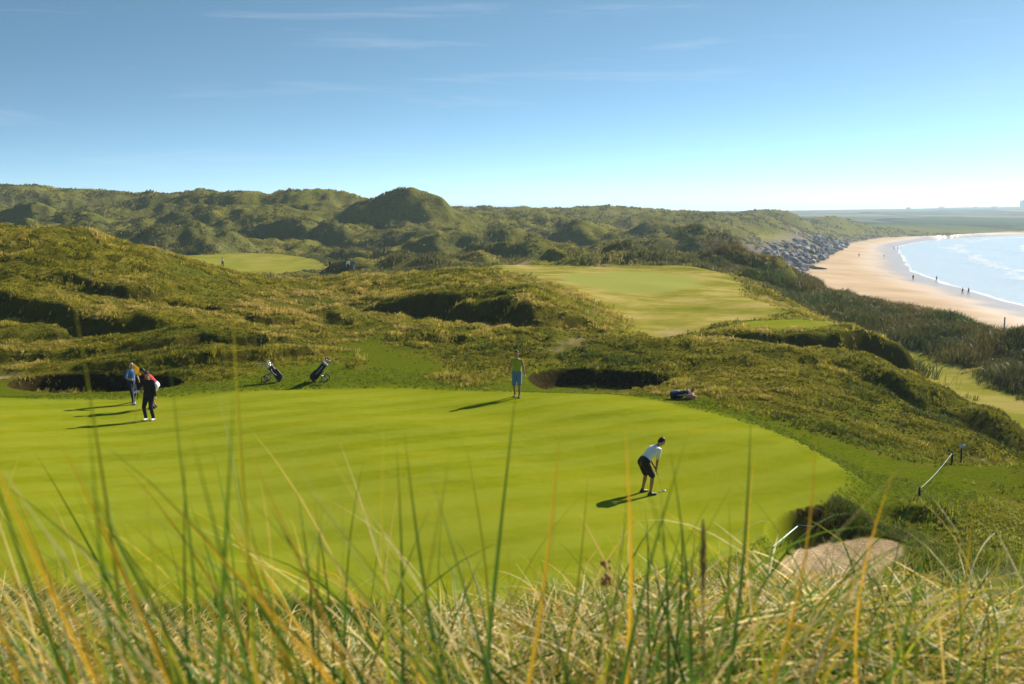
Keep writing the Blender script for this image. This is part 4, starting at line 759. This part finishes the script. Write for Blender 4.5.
# ------------------------------------------------------------------ golf bags and trolleys
def golf_bag(base, top, label, m1='bagblk', m2='bagblk', clubs=5, hood=True, lenb=None):
    base = Vector(base); ax = Vector(top)-base; r = empty('golf_bag', base); tag(r, label, 'golf bag'); L = ax.length; u = ax.normalized(); sdv = u.cross(Vector((0, 1, .1))).normalized(); fv = sdv.cross(u)
    MB().tube([u*.02, u*.10, u*L*.45, u*L*.8, u*L], [.125, .13, .12, .125, .13], 14, False, .85, sdv).build('bag_body', MT[m1], r)
    MB().tube([u*(-.01), u*.06], [.135, .135], 14, False, .85, sdv).build('base_cup', MT['sole'], r); MB().tube([u*(L-.04), u*(L+.03)], [.14, .145], 14, False, .85, sdv).build('collar', MT['grey'], r)
    for k, (a, b_, q) in enumerate(((.12, .42, 1), (.15, .60, -1))): MB().tube([u*L*a+sdv*q*.10, u*L*b_+sdv*q*.10], [.075, .07], 10, True, .7, sdv).build('pocket', MT[m2 if k == 0 else m1], r)
    MB().tube([u*L*.85-fv*.11, u*L*.62-fv*.26, u*L*.35-fv*.13], [.018]*3, 8).build('strap', MT['grey'], r)
    for k in range(clubs):
        a = 2*PI*k/clubs; o_ = sdv*.07*math.cos(a)+fv*.05*math.sin(a); e = u*(L+.16+.07*random.random())+o_*1.6; cb = MB().tube([u*(L-.1)+o_, e], [.006, .006], 6).build('club_shaft', MT['steel'], r)
        if k < 2 and hood: MB().ell(e, (.055, .06, .05)).build('head_cover', MT['maroon' if k == 0 else 'black'], cb)
        else: MB().box(e+fv*.03, (.018, .045, .03), None, .006).build('club_head', MT['steel'], cb)
    return r
def trolley(base, dirx, label, wheelpx, handle):
    """three-wheeled push trolley; base = foot of the bag"""
    base = Vector(base); r = empty('golf_trolley', base); tag(r, label, 'golf trolley'); wx = Vector(wheelpx)-base; hnd = Vector(handle)-base
    fr = MB(); fr.tube([(0, 0, .12), hnd*.5, hnd], [.014]*3, 8); fr.tube([hnd*.35, (wx.x, -.22, .15)], [.012]*2, 8); fr.tube([hnd*.35, (wx.x, .22, .15)], [.012]*2, 8); fr.tube([(wx.x, -.24, .15), (wx.x, .24, .15)], [.010]*2, 8); fr.tube([(0, 0, .12), (-.1*dirx, 0, .10)], [.012]*2, 8); fr.build('frame', MT['steel'], r)
    MB().tube([hnd+Vector((0, -.08, 0)), hnd+Vector((.0, .08, 0))], [.018]*2, 8).build('handle', MT['grip'], r)
    for c, rad in (((wx.x, -.25, .15), .15), ((wx.x, .25, .15), .15), ((-.1*dirx, 0, .10), .10)):
        c = Vector(c); w_ = MB(); q = [c+Vector((math.cos(2*PI*i/20)*rad*.88, 0, math.sin(2*PI*i/20)*rad*.88)) for i in range(20)]; rings = []
        for i in range(20):
            rd = (q[i]-c).normalized(); rings.append([q[i]+rd*.018*math.cos(2*PI*k/8)+Vector((0, 1, 0))*.018*math.sin(2*PI*k/8) for k in range(8)])
        rings.append(rings[0]); w_.ring_loft(rings, False); wh = w_.build('wheel', MT['sole'], r)
        rm = MB(); rm.tube([c-Vector((0, .02, 0)), c+Vector((0, .02, 0))], [.03, .03], 10, False)
        for i in range(6): rm.tube([c, c+Vector((math.cos(i*PI/3), 0, math.sin(i*PI/3)))*rad*.86], [.007]*2, 6)
        rm.build('rim', MT['grey'], wh)
    return r
b1 = gp(281, 382, 36, 46); D = b1.y
wheel1 = P(266, 382, D); top1 = P(270, 366.5, D)
golf_bag((b1.x, D, b1.z+.12), (top1[0], D, top1[2]), 'slim black golf bag leaning left with bare clubs, the left of the two upright bags', 'bagblk', 'grey', 6, False)
trolley(b1, 1, 'push trolley carrying the left golf bag at the back of the green', (wheel1[0], D, b1.z), tuple(P(256.5, 361.5, D)))
b2 = gp(312, 382, 36, 46); D = b2.y; top2 = P(325, 363.5, D)
golf_bag((b2.x, D, b2.z+.12), (top2[0], D, top2[2]), 'stout black golf bag with maroon head cover leaning right at the back of the green', 'bagblk', 'bagblk', 6, True)
trolley(b2, -1, 'push trolley carrying the right golf bag with the maroon head cover', (P(325.5, 382, D)[0], D, b2.z), tuple(P(333, 361, D)))
b3 = gp(671, 399, 36, 46); D = b3.y; e3 = P(688, 396, D+.1)
golf_bag((b3.x, D, b3.z+.14), (e3[0], D+.1, H(e3[0], D+.1)+.20), 'blue and black golf bag lying on its side on the grass behind the green', 'bagblk', 'bagblue', 5, True)
tw = MB(); tw.ell(Vector((0, 0, .10)), (.17, .10, .08)); tw.ell(Vector((.15, .02, .08)), (.10, .09, .06)); tw.tube([(-.15, -.02, .12), (.05, -.05, .16), (.2, 0, .1)], [.05, .06, .04], 10); two = tw.build('folded_towel', MT['pink'], None, .012); two.location = (e3[0]+.05, D-.12, H(e3[0], D-.12)); tag(two, 'pink and white towel bunched beside the bag lying on the grass', 'towel')
x_, y_, z_ = hit(343, 271.5, 120, 240); golf_bag((x_-.3, y_, z_+.1), (x_+.5, y_, z_+.75), 'tiny dark golf bag between the three golfers on the far left fairway', 'bagblk', 'bagblk', 4, False)
# ball
bx, by, bz = hit(660.5, 492.5, 20, 30); bl = MB().ell((0, 0, .021), (.0213,)*3).build('golf_ball', MT['white']); bl.location = (bx, by, bz); tag(bl, 'white golf ball on the green at the putter head', 'golf ball')
# ------------------------------------------------------------------ rake
ra = gp(773, 549, 20, 32); rb = gp(798, 529, 20, 32); rr_ = empty('bunker_rake', ra); tag(rr_, 'bunker rake with pale green handle and dark head lying on turf by the sand', 'rake'); v = rb-ra
MB().tube([(0, 0, .05), v+Vector((0, 0, .06))], [.017, .017], 8).build('handle', MT['teal'], rr_); hp_ = v.normalized().cross(Vector((0, 0, 1))).normalized(); hdm = MB(); hdm.tube([v+Vector((-.30, .04, .08)), v+Vector((.32, -.08, .05))], [.028]*2, 8)
for k in range(13):
    q = v+Vector((-.30, .04, .08)).lerp(Vector((.32, -.08, .05)), k/12); hdm.tube([q, q+Vector((.01, -.02, -.07))], [.008, .005], 6)
hdm.build('rake_head', MT['dkgreen'], rr_)
# ------------------------------------------------------------------ posts, rope, sign
def post(px, ptop, pbot, d, label, rad=.035):
    v = P(px, pbot, d); z = H(v[0], d); tp = P(px, ptop, d); r = empty('rope_post', (v[0], d, z)); tag(r, label, 'post', 'posts of the rope fence right of the green'); hgt = tp[2]-z
    MB().tube([(0, 0, -.1), (0, 0, hgt)], [rad, rad*.95], 10, False).build('shaft', MT['dkwood'], r); MB().tube([(0, 0, hgt), (0, 0, hgt+.03)], [rad*1.15, rad*.8], 10, False).build('post_cap', MT['dkwood'], r); return Vector((v[0], d, z+hgt))
t1 = post(918.5, 488, 510, 27.0, 'dark post with rope tied to its top, nearest the bunker'); t2 = post(951.5, 452, 469, 32.2, 'dark post at the far end of the rope, left of the sign')
rp = MB(); rp.tube([(t1.lerp(t2, k/10)+Vector((0, 0, -.07*math.sin(PI*k/10)-.03))) for k in range(11)], [.007]*11, 6); rpo = rp.build('rope', MT['rope']); tag(rpo, 'pale rope strung between the two dark posts right of the green', 'rope')
v = P(960.5, 469, 32.6); z = H(v[0], 32.6); tp = P(960.5, 446, 32.6); sr = empty('sign_post', (v[0], 32.6, z)); tag(sr, 'thin dark post with a small pale tilted plate on top beside the rope', 'sign'); hg = tp[2]-z
MB().tube([(0, 0, -.1), (0, 0, hg)], [.028, .026], 10, False).build('post', MT['dkwood'], sr); MB().box((0, -.03, hg), (.10, .012, .05), Matrix.Rotation(-.3, 3, 'Y') @ Matrix.Rotation(-.5, 3, 'X'), .005).build('plate', MT['plate'], sr)
x_, y_, z_ = hit(981.5, 463.5, 26, 40); mk = MB(); mk.box((0, 0, .07), (.12, .10, .06), None, .02); mo = mk.build('marker_stone', MT['grey']); mo.location = (x_, y_, z_); tag(mo, 'small grey marker block on the turf right of the sign post', 'marker')
x_, y_, z_ = hit(1003.5, 337, 60, 110); pr = MB(); hg = (337-316)/1000*y_; pr.tube([(0, 0, -.2), (.02, 0, hg)], [.07, .06], 8, False); po = pr.build('marker_pole', MT['plate']); po.location = (x_, y_, z_); tag(po, 'pale slim pole standing in the growth above the beach', 'pole')
x_, y_, z_ = hit(950, 326, 60, 110); pr = MB(); pr.tube([(0, 0, -.2), (0, 0, 1.3)], [.06, .05], 8, False); po = pr.build('wooden_stake', MT['wood']); po.location = (x_, y_, z_); tag(po, 'short dark stake sticking out of the growth above the beach', 'stake')
# driftwood
x_, y_, z_ = hit(820, 269.5, 250, 450); dl = MB(); dl.tube([(-2.3, 0, .3), (-1, .2, .5), (.6, .1, .35), (2.2, -.1, .2)], [.3, .4, .35, .2], 8); dl.tube([(-1, .2, .5), (-1.6, -.1, 1.0)], [.15, .08], 6); do = dl.build('driftwood_log', MT['wood']); do.location = (x_, y_, z_); tag(do, 'dark driftwood log lying on the sand below the boulders', 'log')
# seed heads in the foreground
def seed_stalk(px, py0, py1, d, label, curl=False):
    top = Vector(P(px, py0, d)); g = Vector(P(px, py1, d)); z = H(top.x, d); r = empty('grass_seed_stalk', (top.x, d, z)); tag(r, label, 'seed head'); a = top-Vector((top.x, d, z)); b_ = g-Vector((top.x, d, z))
    MB().tube([(0, 0, 0), b_*.5+Vector((.01, 0, 0)), a], [.0022, .002, .0015], 6).build('stalk', MT['seed'], r)
    hm = MB(); L = (a-b_).length
    if not curl:
        for k in range(160):
            f_ = random.random(); an = random.random()*2*PI; q = b_.lerp(a, f_); ww = .006*math.sin(PI*(.12+.85*f_)); o_ = Vector((math.cos(an), math.sin(an), 0))*ww; hm.tube([q+o_*.3, q+o_+Vector((0, 0, .010))], [.0022, .0008], 4)
    else:
        for k in range(26):
            q = a+Vector((random.uniform(-.012, .012), random.uniform(-.01, .01), random.uniform(-.05, .012))); hm.ell(q, (.004, .004, .006), None, 6, 4)
    hm.build('seed_head', MT['seed'], r)
seed_stalk(703, 524, 590, 1.7, 'brown cylindrical grass seed head on a stalk in the foreground'); seed_stalk(606, 566, 576, 2.6, 'small curled brown seed cluster on a thin stalk near the bottom centre', True)
# ------------------------------------------------------------------ boulders
import bmesh
protos = []
for k in range(5):
    bmm = bmesh.new(); bmesh.ops.create_icosphere(bmm, subdivisions=3, radius=1); rr2 = np.random.default_rng(100+k); pl = [(Vector(rr2.standard_normal(3)).normalized(), .55+.35*rr2.random()) for _ in range(11)]
    for v in bmm.verts:
        for n_v, dd in pl:
            q = v.co.dot(n_v)
            if q > dd: v.co -= n_v*(q-dd)*.95
        v.co *= 1+.04*math.sin(v.co.x*9+k)*math.cos(v.co.y*8)
    me = bpy.data.meshes.new('boulder'); bmm.to_mesh(me); bmm.free(); me.materials.append(MT['rock'] if k % 3 else MT['rock2']); protos.append(me)
cnt = 0; tries = 0; rb = random.Random(5)
while cnt < 300 and tries < 6000:
    tries += 1; d = rb.uniform(300, 620); px = rb.uniform(755, 850); x = (px-512)/1000*d; st_ = float(look(Mg['st'], [x], [d])[0]); pyv = None
    if not (-26 < st_ < .5): continue
    if d < 290 and rb.random() < .6: continue
    s_ = rb.uniform(.8, 1.9)*(1.2 if rb.random() < .15 else 1); z = H(x, d)
    if z > 8: continue
    o = bpy.data.objects.new('boulder', protos[cnt % 5]); C.objects.link(o); o.location = (x, d, z+s_*.35); o.scale = (s_*rb.uniform(.8, 1.3), s_*rb.uniform(.8, 1.2), s_*rb.uniform(.6, 1.0)); o.rotation_euler = (rb.random()*.6, rb.random()*.6, rb.random()*6.28)
    tag(o, 'grey boulder in the rock bank between dunes and beach', 'boulder', 'boulders of the rock bank at the top of the beach'); cnt += 1
# ------------------------------------------------------------------ far buildings
def house(px, d, w_, dp, hh, label, rz=0, group='far houses on the skyline'):
    x = (px-512)/1000*d; z = H(x, d); r = empty('house', (x, d, z-.5), rz); tag(r, label, 'house', group); MB().box((0, 0, hh/2), (w_/2, dp/2, hh/2)).build('wall', MT['wall'], r, None, False)
    rf = MB(); rf.v = [Vector(q) for q in [(-w_/2-.3, -dp/2-.4, hh), (w_/2+.3, -dp/2-.4, hh), (w_/2+.3, dp/2+.4, hh), (-w_/2-.3, dp/2+.4, hh), (-w_/2-.3, 0, hh+dp*.4), (w_/2+.3, 0, hh+dp*.4)]]; rf.f = [(0, 1, 5, 4), (2, 3, 4, 5), (0, 4, 3), (1, 2, 5), (3, 2, 1, 0)]; ro = rf.build('roof', MT['slate'], r, None, False); MB().box((w_*.35, 0, hh+dp*.4+.3), (.5, .5, .9)).build('chimney', MT['wall'], ro, None, False)
    for k in range(3): MB().box(((k-1)*w_*.28, -dp/2-.03, hh*.55), (.6, .05, .7)).build('window', MT['glass'], r, None, False)
for px, d, a, b_, c, l in [(714, 1300, 14, 9, 6, 'leftmost tiny pale house on the skyline above the dunes'), (722, 1350, 18, 9, 7, 'long pale house in the skyline row, second from left'), (731, 1320, 12, 9, 6, 'pale house third from left in the skyline row'), (739, 1360, 14, 8, 7, 'rightmost pale house in the skyline row before the dune hill'),
    (905, 3300, 12, 9, 5, 'small house on the far ridge above the bay'), (938, 3400, 16, 9, 5, 'wide house on the far ridge between the bay and the sky'), (972, 3350, 12, 9, 5, 'house on the far ridge left of the large block'), (990, 3300, 16, 9, 6, 'house on the far ridge just left of the large block')]: house(px, d, a, b_, c, l, .2)
x = (1021-512)/1000*3400; z = H(x, 3400); bb = empty('tower_block', (x, 3400, z-2)); tag(bb, 'large pale blocky building on the far ridge at the right edge', 'building'); MB().box((0, 0, 13), (15, 10, 13)).build('wall', MT['conc'], bb, None, False); MB().box((-4, 0, 27.5), (5, 6, 1.5)).build('plant_room', MT['conc'], bb, None, False)
for i in range(6):
    for j in range(5): MB().box((-12.3+i*4.9, -10.05, 4+j*4.6), (1.5, .1, 1.2)).build('window', MT['glass'], bb, None, False)
# ------------------------------------------------------------------ haze
hb = MB().box((1500, 2500, 34), (7200, 5500, 38.5)).build('haze', None or bpy.data.materials.new('haze_air'), None, None, False)
hb.data.materials[0].use_nodes = True; t = hb.data.materials[0].node_tree; t.nodes.clear(); pv = N(t, 'ShaderNodeVolumePrincipled'); pv.inputs['Color'].default_value = (.64, .82, 1, 1); pv.inputs['Density'].default_value = .00023; pv.inputs['Anisotropy'].default_value = .3
ou = N(t, 'ShaderNodeOutputMaterial'); t.links.new(pv.outputs[0], ou.inputs['Volume']); hb['kind'] = 'stuff'
